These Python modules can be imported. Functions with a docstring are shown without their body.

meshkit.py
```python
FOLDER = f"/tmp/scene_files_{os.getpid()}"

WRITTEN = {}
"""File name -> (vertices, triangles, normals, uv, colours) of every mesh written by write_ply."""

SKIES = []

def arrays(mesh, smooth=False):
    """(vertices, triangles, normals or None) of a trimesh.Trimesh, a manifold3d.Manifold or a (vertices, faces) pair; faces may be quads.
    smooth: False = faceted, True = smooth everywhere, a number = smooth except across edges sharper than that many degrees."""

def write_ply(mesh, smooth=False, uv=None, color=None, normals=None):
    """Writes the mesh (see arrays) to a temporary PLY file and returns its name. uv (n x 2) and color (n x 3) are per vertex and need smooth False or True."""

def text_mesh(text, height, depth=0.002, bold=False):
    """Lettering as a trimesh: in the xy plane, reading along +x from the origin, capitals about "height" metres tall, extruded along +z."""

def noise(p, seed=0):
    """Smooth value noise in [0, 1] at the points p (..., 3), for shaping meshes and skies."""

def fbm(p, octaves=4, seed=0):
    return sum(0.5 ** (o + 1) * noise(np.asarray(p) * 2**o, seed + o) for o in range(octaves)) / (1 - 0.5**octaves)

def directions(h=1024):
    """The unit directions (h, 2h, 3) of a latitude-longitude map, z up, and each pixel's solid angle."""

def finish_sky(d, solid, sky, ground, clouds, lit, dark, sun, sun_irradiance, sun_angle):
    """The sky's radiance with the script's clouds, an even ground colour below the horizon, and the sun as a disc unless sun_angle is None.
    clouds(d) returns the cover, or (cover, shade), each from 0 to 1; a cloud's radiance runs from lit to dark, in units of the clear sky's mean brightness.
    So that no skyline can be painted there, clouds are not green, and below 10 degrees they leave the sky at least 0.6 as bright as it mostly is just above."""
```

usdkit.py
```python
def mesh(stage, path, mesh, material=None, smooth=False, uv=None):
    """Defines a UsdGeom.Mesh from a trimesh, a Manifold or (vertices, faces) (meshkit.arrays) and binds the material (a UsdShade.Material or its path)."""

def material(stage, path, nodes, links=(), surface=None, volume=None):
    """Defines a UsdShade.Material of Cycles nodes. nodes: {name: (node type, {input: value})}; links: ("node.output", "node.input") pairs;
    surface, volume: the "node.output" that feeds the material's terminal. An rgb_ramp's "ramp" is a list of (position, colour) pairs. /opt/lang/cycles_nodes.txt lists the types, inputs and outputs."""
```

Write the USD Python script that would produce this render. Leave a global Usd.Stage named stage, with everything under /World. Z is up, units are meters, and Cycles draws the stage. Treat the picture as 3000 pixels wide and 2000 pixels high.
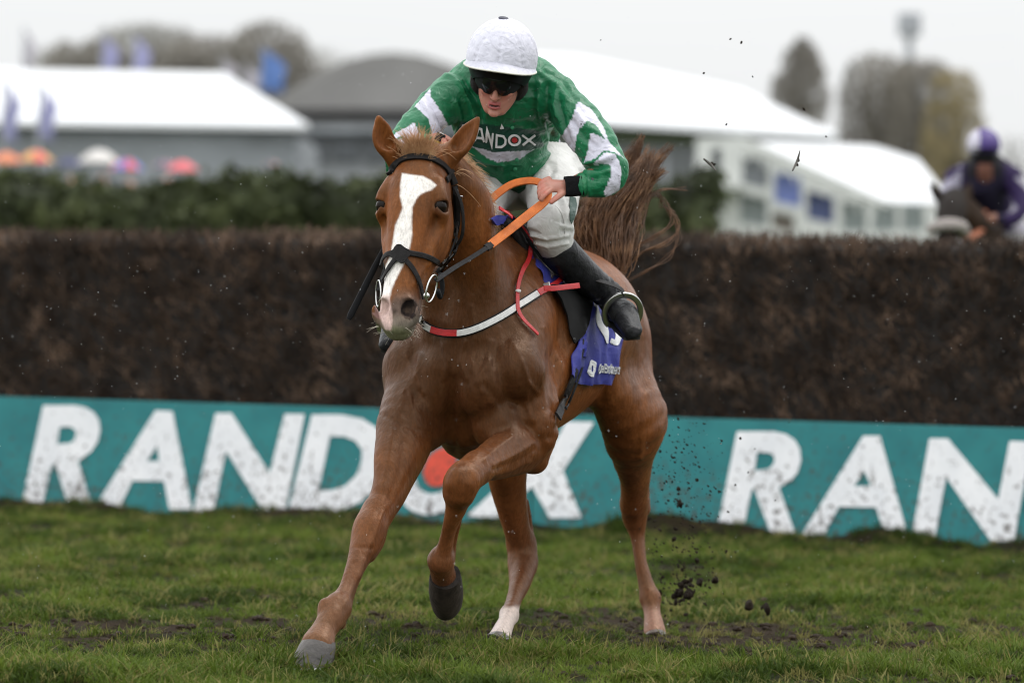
import math
import random
import numpy as np
import trimesh
import manifold3d as m3
from scipy import ndimage
from scipy.spatial import cKDTree
from pxr import Usd, UsdGeom, UsdLux, UsdShade, Gf, Sdf, Vt
import usdkit
import meshkit

random.seed(7)
RNG = np.random.default_rng(7)
stage = Usd.Stage.CreateInMemory()
UsdGeom.SetStageUpAxis(stage, UsdGeom.Tokens.z)
UsdGeom.SetStageMetersPerUnit(stage, 1.0)
UsdGeom.Xform.Define(stage, '/World')
UsdGeom.Scope.Define(stage, '/World/Looks')

# ------------------------------------------------------------ camera, sky, sun, exposure
CAM_H = 1.206
PITCH = math.atan(128 / 14640.0)
ROLL = 0.0175
FPX = 14640.0                       # focal length in pixels of the 3000 pixel wide photograph
c_f = np.array([0, math.cos(PITCH), -math.sin(PITCH)])
_u0 = np.array([0, math.sin(PITCH), math.cos(PITCH)])
c_r = math.cos(ROLL) * np.array([1.0, 0, 0]) + math.sin(ROLL) * _u0
c_u = math.cos(ROLL) * _u0 - math.sin(ROLL) * np.array([1.0, 0, 0])
c_o = np.array([0, 0, CAM_H])
cam = UsdGeom.Camera.Define(stage, '/World/camera')
cm = Gf.Matrix4d(*[float(x) for x in (*c_r, 0, *c_u, 0, *(-c_f), 0, *c_o, 1)])
cam.AddTransformOp().Set(cm)
cam.CreateHorizontalApertureAttr(36.0)
cam.CreateVerticalApertureAttr(24.0)
cam.CreateFocalLengthAttr(FPX * 36.0 / 3000.0)
cam.CreateFStopAttr(2.8)
cam.CreateFocusDistanceAttr(16.55)
cam.CreateExposureAttr(-0.2)
cam.CreateClippingRangeAttr(Gf.Vec2f(0.1, 4000))

SUN_EL, SUN_AZ = math.radians(62), math.radians(75)     # direction towards the sun: azimuth = atan2(x, y)
dome = UsdLux.DomeLight.Define(stage, '/World/sky')
dome.GetPrim().SetCustomDataByKey('kind', 'structure')
SKY = usdkit.material(stage, '/World/Looks/sky', {
    'tc': ('texture_coordinate', {}),
    'sky': ('sky_texture', {'sky_type': 'single_scattering', 'sun_disc': False, 'sun_elevation': SUN_EL, 'sun_rotation': SUN_AZ, 'air_density': 1.0, 'aerosol_density': 3.0, 'ozone_density': 1.0}),
    'map': ('mapping', {'scale': (1.0, 1.0, 2.6)}),
    'n': ('noise_texture', {'scale': 1.6, 'detail': 4.0, 'roughness': 0.55}),
    'r': ('rgb_ramp', {'ramp': [(0.25, (9.4, 9.65, 9.8)), (0.75, (10.4, 10.5, 10.5))]}),
    'sx': ('separate_xyz', {}), 'el': ('map_range', {'from_min': 0.0, 'from_max': 1.0, 'to_min': 1.0, 'to_max': 2.8, 'clamp': True}), 'ov': ('mix', {'mix_type': 'multiply', 'fac': 1.0}),
    'mx': ('mix', {'fac': 0.94}),
    'bg': ('background_shader', {'strength': 0.1}),
}, [('tc.generated', 'map.vector'), ('map.vector', 'n.vector'), ('n.fac', 'r.fac'), ('sky.color', 'mx.color1'), ('tc.generated', 'sx.vector'), ('sx.z', 'el.value'), ('r.color', 'ov.color1'), ('el.result', 'ov.color2'), ('ov.color', 'mx.color2'), ('mx.color', 'bg.color')], surface='bg.background')
UsdShade.MaterialBindingAPI.Apply(dome.GetPrim()).Bind(SKY)
sun = UsdLux.DistantLight.Define(stage, '/World/sun')
sun.CreateNormalizeAttr(True)
sun.CreateIntensityAttr(0.4)
sun.CreateAngleAttr(25.0)
sun.CreateColorAttr(Gf.Vec3f(1.0, 0.97, 0.93))
sun.AddRotateXYZOp().Set(Gf.Vec3f(90 - math.degrees(SUN_EL), 0, 180 - math.degrees(SUN_AZ)))


def P(px, py, Y):
    """The point at distance Y (world y) that the photograph shows at pixel (px, py)."""
    d = c_f * FPX + c_r * (px - 1500) - c_u * (py - 1000)
    return c_o + d * (Y / d[1])


def PIX(p):
    """Photograph pixel of world points."""
    q = np.asarray(p, float) - c_o
    z = q @ c_f
    return np.stack([1500 + FPX * (q @ c_r) / z, 1000 - FPX * (q @ c_u) / z], -1)


def ground_Y(py, px=1500):
    d = c_f * FPX + c_r * (px - 1500) - c_u * (py - 1000)
    return -CAM_H / d[2] * d[1]


# ------------------------------------------------------------ naming and tagging
_used = {}


def free(parent, name):
    key = (parent, name)
    n = _used.get(key, 0)
    _used[key] = n + 1
    return f'{parent}/{name}' if n == 0 else f'{parent}/{name}_{n:03d}'


def tag(prim, label=None, cat=None, group=None, kind=None):
    prim = prim.GetPrim() if hasattr(prim, 'GetPrim') else prim
    for k, v in (('label', label), ('category', cat), ('group', group), ('kind', kind)):
        if v:
            prim.SetCustomDataByKey(k, v)
    return prim


def path_of(parent):
    if parent is None:
        return '/World'
    return str((parent.GetPrim() if hasattr(parent, 'GetPrim') else parent).GetPath())


def thing(name, label, cat, loc=(0, 0, 0), rotz=0.0, group=None):
    x = UsdGeom.Xform.Define(stage, free('/World', name))
    if np.any(np.asarray(loc) != 0):
        x.AddTranslateOp().Set(Gf.Vec3d(*map(float, loc)))
    if rotz:
        x.AddRotateZOp().Set(math.degrees(rotz))
    return tag(x, label, cat, group)


def obj(name, mesh, mat, parent=None, smooth=False, cd=None, label=None, cat=None, group=None, kind=None):
    if isinstance(mesh, tuple):                      # drop vertices that no face uses
        mv, mf = np.asarray(mesh[0], float), np.asarray(mesh[1], int)
        use = np.zeros(len(mv), bool)
        use[mf.ravel()] = True
        if not use.all():
            mesh = (mv[use], (np.cumsum(use) - 1)[mf])
            cd = None if cd is None else np.asarray(cd)[use]
    m = usdkit.mesh(stage, free(path_of(parent), name), mesh, mat, smooth=smooth)
    if cd is not None:
        UsdGeom.PrimvarsAPI(m).CreatePrimvar('Cd', Sdf.ValueTypeNames.Color3fArray, 'vertex').Set(Vt.Vec3fArray.FromNumpy(np.asarray(cd, np.float32)))
    tag(m, label, cat, group, kind)
    return m


def curves(name, strands, widths, mat, parent=None, label=None, cat=None, group=None, kind=None):
    """strands: list of (n, 3) arrays; widths: list of (n,) arrays."""
    c = UsdGeom.BasisCurves.Define(stage, free(path_of(parent), name))
    c.CreateTypeAttr('linear')
    c.CreateCurveVertexCountsAttr(Vt.IntArray.FromNumpy(np.array([len(s) for s in strands], np.int32)))
    c.CreatePointsAttr(Vt.Vec3fArray.FromNumpy(np.vstack(strands).astype(np.float32)))
    c.CreateWidthsAttr(Vt.FloatArray.FromNumpy(np.concatenate(widths).astype(np.float32)))
    c.SetWidthsInterpolation('vertex')
    UsdShade.MaterialBindingAPI.Apply(c.GetPrim()).Bind(mat)
    tag(c, label, cat, group, kind)
    return c


MATS = {}


def mat(name, nodes, links=(), surface='p.BSDF', volume=None):
    MATS[name] = usdkit.material(stage, '/World/Looks/' + name, nodes, links, surface=surface, volume=volume)
    return MATS[name]


def simple(name, col, rough=0.6, vary=0.0, scale=20.0, bump=0.0, bscale=60.0, metal=0.0, spec=0.5, coat=0.0, sheen=0.0, detail=4.0, dist=0.01):
    """A principled material with noise in tone and fine relief."""
    c = np.array(col, float)
    n = {'tc': ('texture_coordinate', {}), 'n': ('noise_texture', {'scale': scale, 'detail': detail, 'roughness': 0.6}),
         'r': ('rgb_ramp', {'ramp': [(0.3, tuple(c * (1 - vary))), (0.7, tuple(np.minimum(c * (1 + vary), 0.95)))]}),
         'p': ('principled_bsdf', {'roughness': rough, 'metallic': metal, 'specular_ior_level': spec, 'coat_weight': coat, 'sheen_weight': sheen})}
    l = [('tc.object', 'n.vector'), ('n.fac', 'r.fac'), ('r.color', 'p.base_color')]
    if bump:
        n['n2'] = ('noise_texture', {'scale': bscale, 'detail': 4.0, 'roughness': 0.6})
        n['b'] = ('bump', {'strength': bump, 'distance': dist})
        l += [('tc.object', 'n2.vector'), ('n2.fac', 'b.height'), ('b.normal', 'p.normal')]
    return mat(name, n, l)


# ------------------------------------------------------------ implicit modelling
def catmull(pts, n):
    """Points (k, d) -> smooth curve through them with n steps per span."""
    pts = np.asarray(pts, float)
    if len(pts) == 2:
        t = np.linspace(0, 1, n + 1)[:, None]
        return pts[0] * (1 - t) + pts[1] * t
    q = np.vstack([2 * pts[0] - pts[1], pts, 2 * pts[-1] - pts[-2]])
    out = []
    for i in range(len(pts) - 1):
        p0, p1, p2, p3 = q[i:i + 4]
        for t in np.arange(n) / n:
            out.append(0.5 * (2 * p1 + (p2 - p0) * t + (2 * p0 - 5 * p1 + 4 * p2 - p3) * t * t + (3 * p1 - p0 - 3 * p2 + p3) * t ** 3))
    out.append(pts[-1])
    return np.array(out)


class Grid:
    """A rectilinear grid of signed distances, shaped by smooth unions."""

    def __init__(self, xs, ys, zs):
        self.ax = [np.asarray(a, float) for a in (xs, ys, zs)]
        self.f = np.full([len(a) for a in self.ax], 0.3, np.float32)

    def box(self, lo, hi):
        sl = tuple(slice(max(0, np.searchsorted(a, l) - 1), min(len(a), np.searchsorted(a, h) + 1)) for a, l, h in zip(self.ax, lo, hi))
        if any(s.stop <= s.start for s in sl):
            return None, None
        g = np.meshgrid(*[a[s].astype(np.float32) for a, s in zip(self.ax, sl)], indexing='ij')
        return sl, np.stack(g, -1)

    def put(self, sl, d, k, op='add'):
        f = self.f[sl]
        if op == 'cut':                     # smooth subtraction
            h = np.clip(0.5 - 0.5 * (f + d) / k, 0, 1)
            self.f[sl] = f * (1 - h) - d * h + k * h * (1 - h)
        else:
            h = np.clip(0.5 + 0.5 * (f - d) / k, 0, 1)
            self.f[sl] = f * (1 - h) + d * h - k * h * (1 - h)

    def sweep(self, pts, w, h=None, up=(0, 0, 1), k=0.02, n=4, op='add', margin=None):
        """A tube through pts with half widths w (across) and h (along up)."""
        pts = np.asarray(pts, float)
        w = np.broadcast_to(np.asarray(w, float), (len(pts),))
        h = w if h is None else np.broadcast_to(np.asarray(h, float), (len(pts),))
        up = np.broadcast_to(np.asarray(up, float), (len(pts), 3))
        c = catmull(np.hstack([pts, w[:, None], h[:, None], up]), n) if len(pts) > 2 else np.hstack([pts, w[:, None], h[:, None], up])
        q, w, h, up = c[:, :3], np.maximum(c[:, 3], 1e-3), np.maximum(c[:, 4], 1e-3), c[:, 5:]
        m = (2.5 * k + 0.01) if margin is None else margin
        r = np.maximum(w, h)
        lo, hi = (q - r[:, None]).min(0) - m, (q + r[:, None]).max(0) + m
        sl, g = self.box(lo, hi)
        if sl is None:
            return
        best = np.full(g.shape[:-1], 9.0, np.float32)
        for i in range(len(q) - 1):
            a, b = q[i], q[i + 1]
            rr = max(r[i], r[i + 1]) + m
            s2 = tuple(slice(max(s.start, np.searchsorted(ax, l) - 1), min(s.stop, np.searchsorted(ax, hh) + 1)) for s, ax, l, hh in zip(sl, self.ax, np.minimum(a, b) - rr, np.maximum(a, b) + rr))
            if any(s.stop <= s.start for s in s2):
                continue
            loc = tuple(slice(x.start - s.start, x.stop - s.start) for x, s in zip(s2, sl))
            p = g[loc]
            ab = b - a
            L = np.linalg.norm(ab)
            if L < 1e-9:
                continue
            t = ab / L
            u = (up[i] + up[i + 1]) / 2
            n2 = u - t * (u @ t)
            n2 /= np.linalg.norm(n2) + 1e-9
            n1 = np.cross(t, n2)
            d = p - a.astype(np.float32)
            tt = np.clip(d @ (ab / (L * L)).astype(np.float32), 0, 1)
            wi, hi_ = w[i] + (w[i + 1] - w[i]) * tt, h[i] + (h[i + 1] - h[i]) * tt
            d1, d2 = d @ n1.astype(np.float32), d @ n2.astype(np.float32)
            d3 = d @ t.astype(np.float32) - tt * np.float32(L)
            mn = np.minimum(wi, hi_)
            k0 = np.sqrt((d1 / wi) ** 2 + (d2 / hi_) ** 2 + (d3 / mn) ** 2)
            k1 = np.sqrt((d1 / wi ** 2) ** 2 + (d2 / hi_ ** 2) ** 2 + (d3 / mn ** 2) ** 2)
            v = np.where(k0 < 0.05, (k0 - 1) * mn, k0 * (k0 - 1) / np.maximum(k1, 1e-6)).astype(np.float32)
            best[loc] = np.minimum(best[loc], v)
        self.put(sl, best, k, op)

    def ball(self, c, r, axes=None, k=0.02, op='add'):
        """An ellipsoid at c with radii r along the rows of axes."""
        r = np.broadcast_to(np.asarray(r, float), (3,))
        m = 2.5 * k + 0.01
        R = np.eye(3) if axes is None else np.asarray(axes, float)
        e = np.sqrt(((R * r[:, None]) ** 2).sum(0)) + m
        sl, g = self.box(np.asarray(c) - e, np.asarray(c) + e)
        if sl is None:
            return
        d = (g - np.asarray(c, np.float32)) @ R.T.astype(np.float32)
        k0 = np.sqrt(((d / r) ** 2).sum(-1))
        k1 = np.sqrt(((d / r ** 2) ** 2).sum(-1))
        v = np.where(k0 < 0.05, (k0 - 1) * r.min(), k0 * (k0 - 1) / np.maximum(k1, 1e-6))
        self.put(sl, v.astype(np.float32), k, op)

    def mesh(self, blur=0.7):
        f = ndimage.gaussian_filter(self.f, blur) if blur else self.f
        return surface_net(f, self.ax)


def surface_net(f, ax):
    s = f < 0
    nx, ny, nz = f.shape
    cnt = np.zeros((nx - 1, ny - 1, nz - 1), np.uint8)
    for dx in (0, 1):
        for dy in (0, 1):
            for dz in (0, 1):
                cnt += s[dx:nx - 1 + dx, dy:ny - 1 + dy, dz:nz - 1 + dz]
    act = (cnt > 0) & (cnt < 8)
    ci = np.argwhere(act)
    idx = np.full(act.shape, -1, np.int32)
    idx[act] = np.arange(len(ci))
    acc, num = np.zeros((len(ci), 3)), np.zeros(len(ci))
    cor = [(a, b, c) for a in (0, 1) for b in (0, 1) for c in (0, 1)]
    val = {c: f[ci[:, 0] + c[0], ci[:, 1] + c[1], ci[:, 2] + c[2]] for c in cor}
    for c in cor:
        for d in range(3):
            if c[d] == 0:
                e = list(c)
                e[d] = 1
                e = tuple(e)
                va, vb = val[c], val[e]
                x = (va < 0) != (vb < 0)
                t = np.where(x, va / np.where(x, va - vb, 1), 0)
                p = np.tile(np.array(c, float), (len(ci), 1))
                p[:, d] = t
                acc[x] += p[x]
                num[x] += 1
    loc = acc / np.maximum(num, 1)[:, None]
    v = np.empty((len(ci), 3))
    for d in range(3):
        a = ax[d]
        v[:, d] = a[ci[:, d]] + loc[:, d] * (a[ci[:, d] + 1] - a[ci[:, d]])
    quads = []
    for d in range(3):
        e1, e2 = (d + 1) % 3, (d + 2) % 3
        sa = [slice(1, -1)] * 3
        sb = [slice(1, -1)] * 3
        sa[d], sb[d] = slice(0, -1), slice(1, None)
        A, B = s[tuple(sa)], s[tuple(sb)]
        for flip, m in ((False, A & ~B), (True, ~A & B)):
            e = np.argwhere(m)
            off = np.ones(3, int)
            off[d] = 0
            e = e + off
            c = []
            for (i, j) in ((0, 0), (1, 0), (1, 1), (0, 1)):
                q = e.copy()
                q[:, e1] -= 1 - i
                q[:, e2] -= 1 - j
                c.append(idx[q[:, 0], q[:, 1], q[:, 2]])
            q = np.stack(c, 1)
            quads.append(q[:, ::-1] if flip else q)
    q = np.vstack(quads)
    return v, np.vstack([q[:, [0, 1, 2]], q[:, [0, 2, 3]]])


def vnormals(v, f):
    n = np.zeros_like(v)
    fn = np.cross(v[f[:, 1]] - v[f[:, 0]], v[f[:, 2]] - v[f[:, 0]])
    for k in range(3):
        n[:, 0] += np.bincount(f[:, k], fn[:, 0], len(v))
        n[:, 1] += np.bincount(f[:, k], fn[:, 1], len(v))
        n[:, 2] += np.bincount(f[:, k], fn[:, 2], len(v))
    return n / np.maximum(np.linalg.norm(n, axis=1, keepdims=True), 1e-12)


def tube(pts, r, sides=8, up=(0, 0, 1), w=None, n=4, cap=True):
    """A tube (or strap, with w = half width across and r = half thickness along up) through the points, as (vertices, faces)."""
    pts = np.asarray(pts, float)
    up = np.broadcast_to(np.asarray(up, float), (len(pts), 3))
    r = np.broadcast_to(np.asarray(r, float), (len(pts),))
    ww = r if w is None else np.broadcast_to(np.asarray(w, float), (len(pts),))
    c = catmull(np.hstack([pts, r[:, None], ww[:, None], up]), n) if n > 1 and len(pts) > 2 else np.hstack([pts, r[:, None], ww[:, None], up])
    q, r, ww, up = c[:, :3], c[:, 3], c[:, 4], c[:, 5:]
    t = np.gradient(q, axis=0)
    t /= np.linalg.norm(t, axis=1, keepdims=True) + 1e-12
    b = up - t * (up * t).sum(1, keepdims=True)
    bl = np.linalg.norm(b, axis=1, keepdims=True)
    b = np.where(bl > 1e-4, b / np.maximum(bl, 1e-6), [1.0, 0, 0])
    a = np.cross(t, b)
    ang = (np.arange(sides) + 0.5) * 2 * np.pi / sides
    ca, sa = np.cos(ang), np.sin(ang)
    if w is not None:                   # flattened strap with squarer edges
        ca, sa = np.sign(ca) * np.abs(ca) ** 0.45, np.sign(sa) * np.abs(sa) ** 0.45
    v = q[:, None] + ww[:, None, None] * ca[None, :, None] * a[:, None] + r[:, None, None] * sa[None, :, None] * b[:, None]
    m = len(q)
    i, j = np.meshgrid(np.arange(m - 1), np.arange(sides), indexing='ij')
    qd = np.stack([i * sides + j, i * sides + (j + 1) % sides, (i + 1) * sides + (j + 1) % sides, (i + 1) * sides + j], -1).reshape(-1, 4)
    f = np.vstack([qd[:, [0, 1, 2]], qd[:, [0, 2, 3]]])
    v = v.reshape(-1, 3)
    if cap:
        v = np.vstack([v, q[0], q[-1]])
        k0, k1 = len(v) - 2, len(v) - 1
        jj = np.arange(sides)
        f = np.vstack([f, np.stack([np.full(sides, k0), (jj + 1) % sides, jj], 1), np.stack([np.full(sides, k1), (m - 1) * sides + jj, (m - 1) * sides + (jj + 1) % sides], 1)])
    return v, f


def join(*ms):
    vs, fs, n = [], [], 0
    for m in ms:
        if hasattr(m, 'vertices'):
            v, f = np.asarray(m.vertices), np.asarray(m.faces)
        elif hasattr(m, 'to_mesh'):
            mm = m.to_mesh()
            v, f = mm.vert_properties[:, :3], mm.tri_verts
        else:
            v, f = m
        vs.append(v)
        fs.append(np.asarray(f) + n)
        n += len(v)
    return np.vstack(vs), np.vstack(fs)


def boxm(c, size, R=None, bevel=0.0):
    """A box (optionally with rounded edges) centred at c, size along the rows of R."""
    if bevel:
        h = np.array(size) / 2 - bevel
        m = m3.Manifold.batch_hull([m3.Manifold.sphere(bevel, 8).translate([float(a) for a in (h[0] * x, h[1] * y, h[2] * z)]) for x in (-1, 1) for y in (-1, 1) for z in (-1, 1)])
        mm = m.to_mesh()
        v, f = np.array(mm.vert_properties[:, :3], float), np.array(mm.tri_verts)
    else:
        b = trimesh.creation.box(size)
        v, f = np.array(b.vertices), np.array(b.faces)
    if R is not None:
        v = v @ np.asarray(R, float)
    return v + np.asarray(c, float), f


def sphere(c, r, sub=3, R=None):
    s = trimesh.creation.icosphere(sub)
    v = np.array(s.vertices) * np.broadcast_to(r, (3,))
    if R is not None:
        v = v @ np.asarray(R, float)
    return v + np.asarray(c, float), np.array(s.faces)


def unit(v):
    v = np.asarray(v, float)
    return v / np.linalg.norm(v)


def smoothstep(a, b, x):
    t = np.clip((x - a) / (b - a), 0, 1)
    return t * t * (3 - 2 * t)


def axis_steps(a, b, fine, lo, hi, coarse):
    """Grid lines from a to b, fine between lo and hi."""
    out = []
    if lo > a:
        out.append(np.linspace(a, lo, max(2, int((lo - a) / coarse)), endpoint=False))
    out.append(np.linspace(max(lo, a), min(hi, b), int((min(hi, b) - max(lo, a)) / fine), endpoint=hi >= b))
    if hi < b:
        out.append(np.linspace(hi, b, max(2, int((b - hi) / coarse))))
    return np.concatenate(out)
# ------------------------------------------------------------ the turf
GRASSM = {}


def leaf_mat(name, lo, mid, hi, rough=0.7, trans=0.35):
    return mat(name, {
        'oi': ('object_info', {}), 'g': ('geometry', {}), 'n': ('noise_texture', {'scale': 1.1, 'detail': 3.0}), 'n3': ('noise_texture', {'scale': 60.0, 'detail': 1.0}),
        'ad': ('math', {'math_type': 'multiply_add', 'value2': 0.55}), 'ad2': ('math', {'math_type': 'multiply_add', 'value2': 0.4}),
        'r': ('rgb_ramp', {'ramp': [(0.25, lo), (0.5, mid), (0.8, hi)]}),
        'p': ('principled_bsdf', {'roughness': rough, 'specular_ior_level': 0.10}), 't': ('translucent_bsdf', {}), 'm': ('mix_closure', {'fac': trans})},
        [('g.position', 'n.vector'), ('g.position', 'n3.vector'), ('n.fac', 'ad.value1'), ('ad2.value', 'ad.value3'), ('n3.fac', 'ad2.value1'), ('ad.value', 'r.fac'), ('r.color', 'p.base_color'), ('r.color', 't.color'), ('p.BSDF', 'm.closure1'), ('t.BSDF', 'm.closure2')], surface='m.closure')


FENCE_A, FENCE_B = np.array([-2.88, 28.1, 0]), np.array([2.55, 24.93, 0])
FT = unit(FENCE_B - FENCE_A)                # along the fence, to the right
FNRM = np.array([FT[1], -FT[0], 0])          # towards the camera


def gz(x, y):
    """Height of the turf."""
    p = np.stack([np.asarray(x, float), np.asarray(y, float), np.zeros_like(np.asarray(x, float))], -1)
    z = .050 * (meshkit.noise(p * 1.3, 2) - .5) + .030 * (meshkit.noise(p * 5.0, 3) - .5) + .018 * (meshkit.noise(p * 14, 5) - .5)
    d = (p - FENCE_A) @ FNRM                # a low bank of pushed up soil along the board
    z = z + np.where(np.abs(d - .12) < .8, (.012 + (.05 + .09 * smoothstep(2.0, 5.5, (p - FENCE_A) @ FT)) * meshkit.noise(p * np.array([2.6, 2.6, 1]), 8)) * np.exp(-((d - .10) / .17) ** 2), 0)
    return z - .012


def mudness(x, y):
    p = np.stack([np.asarray(x, float), np.asarray(y, float), np.zeros_like(np.asarray(x, float))], -1)
    m = meshkit.fbm(p * np.array([1.5, 2.2, 1]), 4, 17)
    m2 = meshkit.fbm(p * np.array([5.5, 7.0, 1]), 3, 18)
    band = np.exp(-((p[..., 1] - 18.3) / 1.1) ** 2) * (.75 + .25 * np.exp(-((p[..., 0] + .9) / .7) ** 2)) * .23 + np.exp(-((p[..., 1] - 18.5) / .8) ** 2) * np.exp(-((p[..., 0] - .75) / .6) ** 2) * .22 + np.exp(-((p[..., 1] - 16.9) / .5) ** 2) * .08
    d = (p - FENCE_A) @ FNRM
    bank = .13 * np.exp(-((d - .10) / .16) ** 2)
    return np.clip((m * .5 + m2 * .5 + band + bank - .435) * 2.6, 0, 1)


gx = np.concatenate([-np.geomspace(400, 4.5, 30), np.linspace(-4.4, 4.4, 270), np.geomspace(4.5, 400, 30)])
gy = np.concatenate([np.linspace(-30, 14.5, 14), np.linspace(14.7, 29.4, 340), np.geomspace(29.8, 900, 40)])
GX, GY = np.meshgrid(gx, gy, indexing='ij')
near = np.clip(1 - np.maximum(np.abs(GX) - 3.9, 0) / 1.5, 0, 1) * smoothstep(14.7, 14.95, GY) * (1 - smoothstep(29, 30.5, GY))
GZ = np.where(near > 0, gz(GX, GY), 0) * near - .012 * (1 - near)
gv = np.stack([GX, GY, GZ], -1).reshape(-1, 3)
i, j = np.meshgrid(np.arange(len(gx) - 1), np.arange(len(gy) - 1), indexing='ij')
nyy = len(gy)
q = np.stack([i * nyy + j, (i + 1) * nyy + j, (i + 1) * nyy + j + 1, i * nyy + j + 1], -1).reshape(-1, 4)
md = (mudness(GX, GY) * near).reshape(-1, 1)
tone = np.clip(meshkit.fbm(np.stack([GX, GY, 0 * GX], -1) * 7.0, 3, 31).reshape(-1, 1) * 1.6 - .3, 0, 1)
gcol = (np.array([.008, .011, .0035]) * (1 - tone) + np.array([.020, .025, .008]) * tone) * (1 - md) + np.array([.026, .0165, .0095]) * md
nr_ = near.reshape(-1, 1)
gcol = gcol * nr_ + (np.array([.026, .040, .009]) * (1 - tone) + np.array([.055, .075, .020]) * tone) * (1 - nr_)
SOIL = mat('turf_soil', {'a': ('attribute', {'attribute': 'Cd'}), 'g': ('geometry', {}), 'n': ('noise_texture', {'scale': 70.0, 'detail': 5.0, 'roughness': 0.7}),
                         'r': ('rgb_ramp', {'ramp': [(0.3, (.55, .55, .55)), (0.7, (1.4, 1.4, 1.4))]}), 'mx': ('mix', {'mix_type': 'multiply', 'fac': 1.0}),
                         'b': ('bump', {'strength': 0.8, 'distance': 0.02}), 'p': ('principled_bsdf', {'roughness': 0.85, 'specular_ior_level': 0.08})},
           [('g.position', 'n.vector'), ('n.fac', 'r.fac'), ('a.color', 'mx.color1'), ('r.color', 'mx.color2'), ('mx.color', 'p.base_color'), ('n.fac', 'b.height'), ('b.normal', 'p.normal')])
obj('ground', (gv, np.vstack([q[:, [0, 1, 2]], q[:, [0, 2, 3]]])), SOIL, None, smooth=True, cd=gcol, kind='structure')

GM = [leaf_mat('grass_green', (.028, .047, .006), (.076, .112, .015), (.180, .212, .040)),
      leaf_mat('grass_deep_green', (.016, .029, .004), (.042, .067, .010), (.098, .130, .026)),
      leaf_mat('grass_yellowed', (.09, .088, .026), (.16, .148, .048), (.25, .215, .09)),
      leaf_mat('grass_trodden', (.022, .018, .010), (.050, .040, .021), (.11, .088, .044))]


def tuft(seed, blades, hmin, hmax, spread, lean):
    r = np.random.default_rng(seed)
    vs, fs, n = [], [], 0
    for _ in range(blades):
        a = r.uniform(0, 2 * np.pi)
        root = np.array([r.normal(0, spread), r.normal(0, spread), -.004])
        d = np.array([math.cos(a), math.sin(a), 0])
        h = hmin + (hmax - hmin) * r.random() ** 1.5
        ln = h * r.uniform(.15, lean)
        w = r.uniform(.0013, .0032)
        sd = np.array([-d[1], d[0], 0])
        t = np.array([0, .35, .7, 1.0])
        c = root + d * (ln * t ** 1.8)[:, None] + UPV * (h * (t - .22 * t ** 2.5))[:, None]
        ww = w * np.array([.8, 1, .75, .08])
        vs.append(np.vstack([c - sd * ww[:, None], c + sd * ww[:, None]]))
        for k in range(3):
            fs += [[n + k, n + 4 + k, n + 5 + k], [n + k, n + 5 + k, n + 1 + k]]
        n += 8
    return np.vstack(vs), np.array(fs)


UPV = np.array([0, 0, 1.0])


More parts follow.
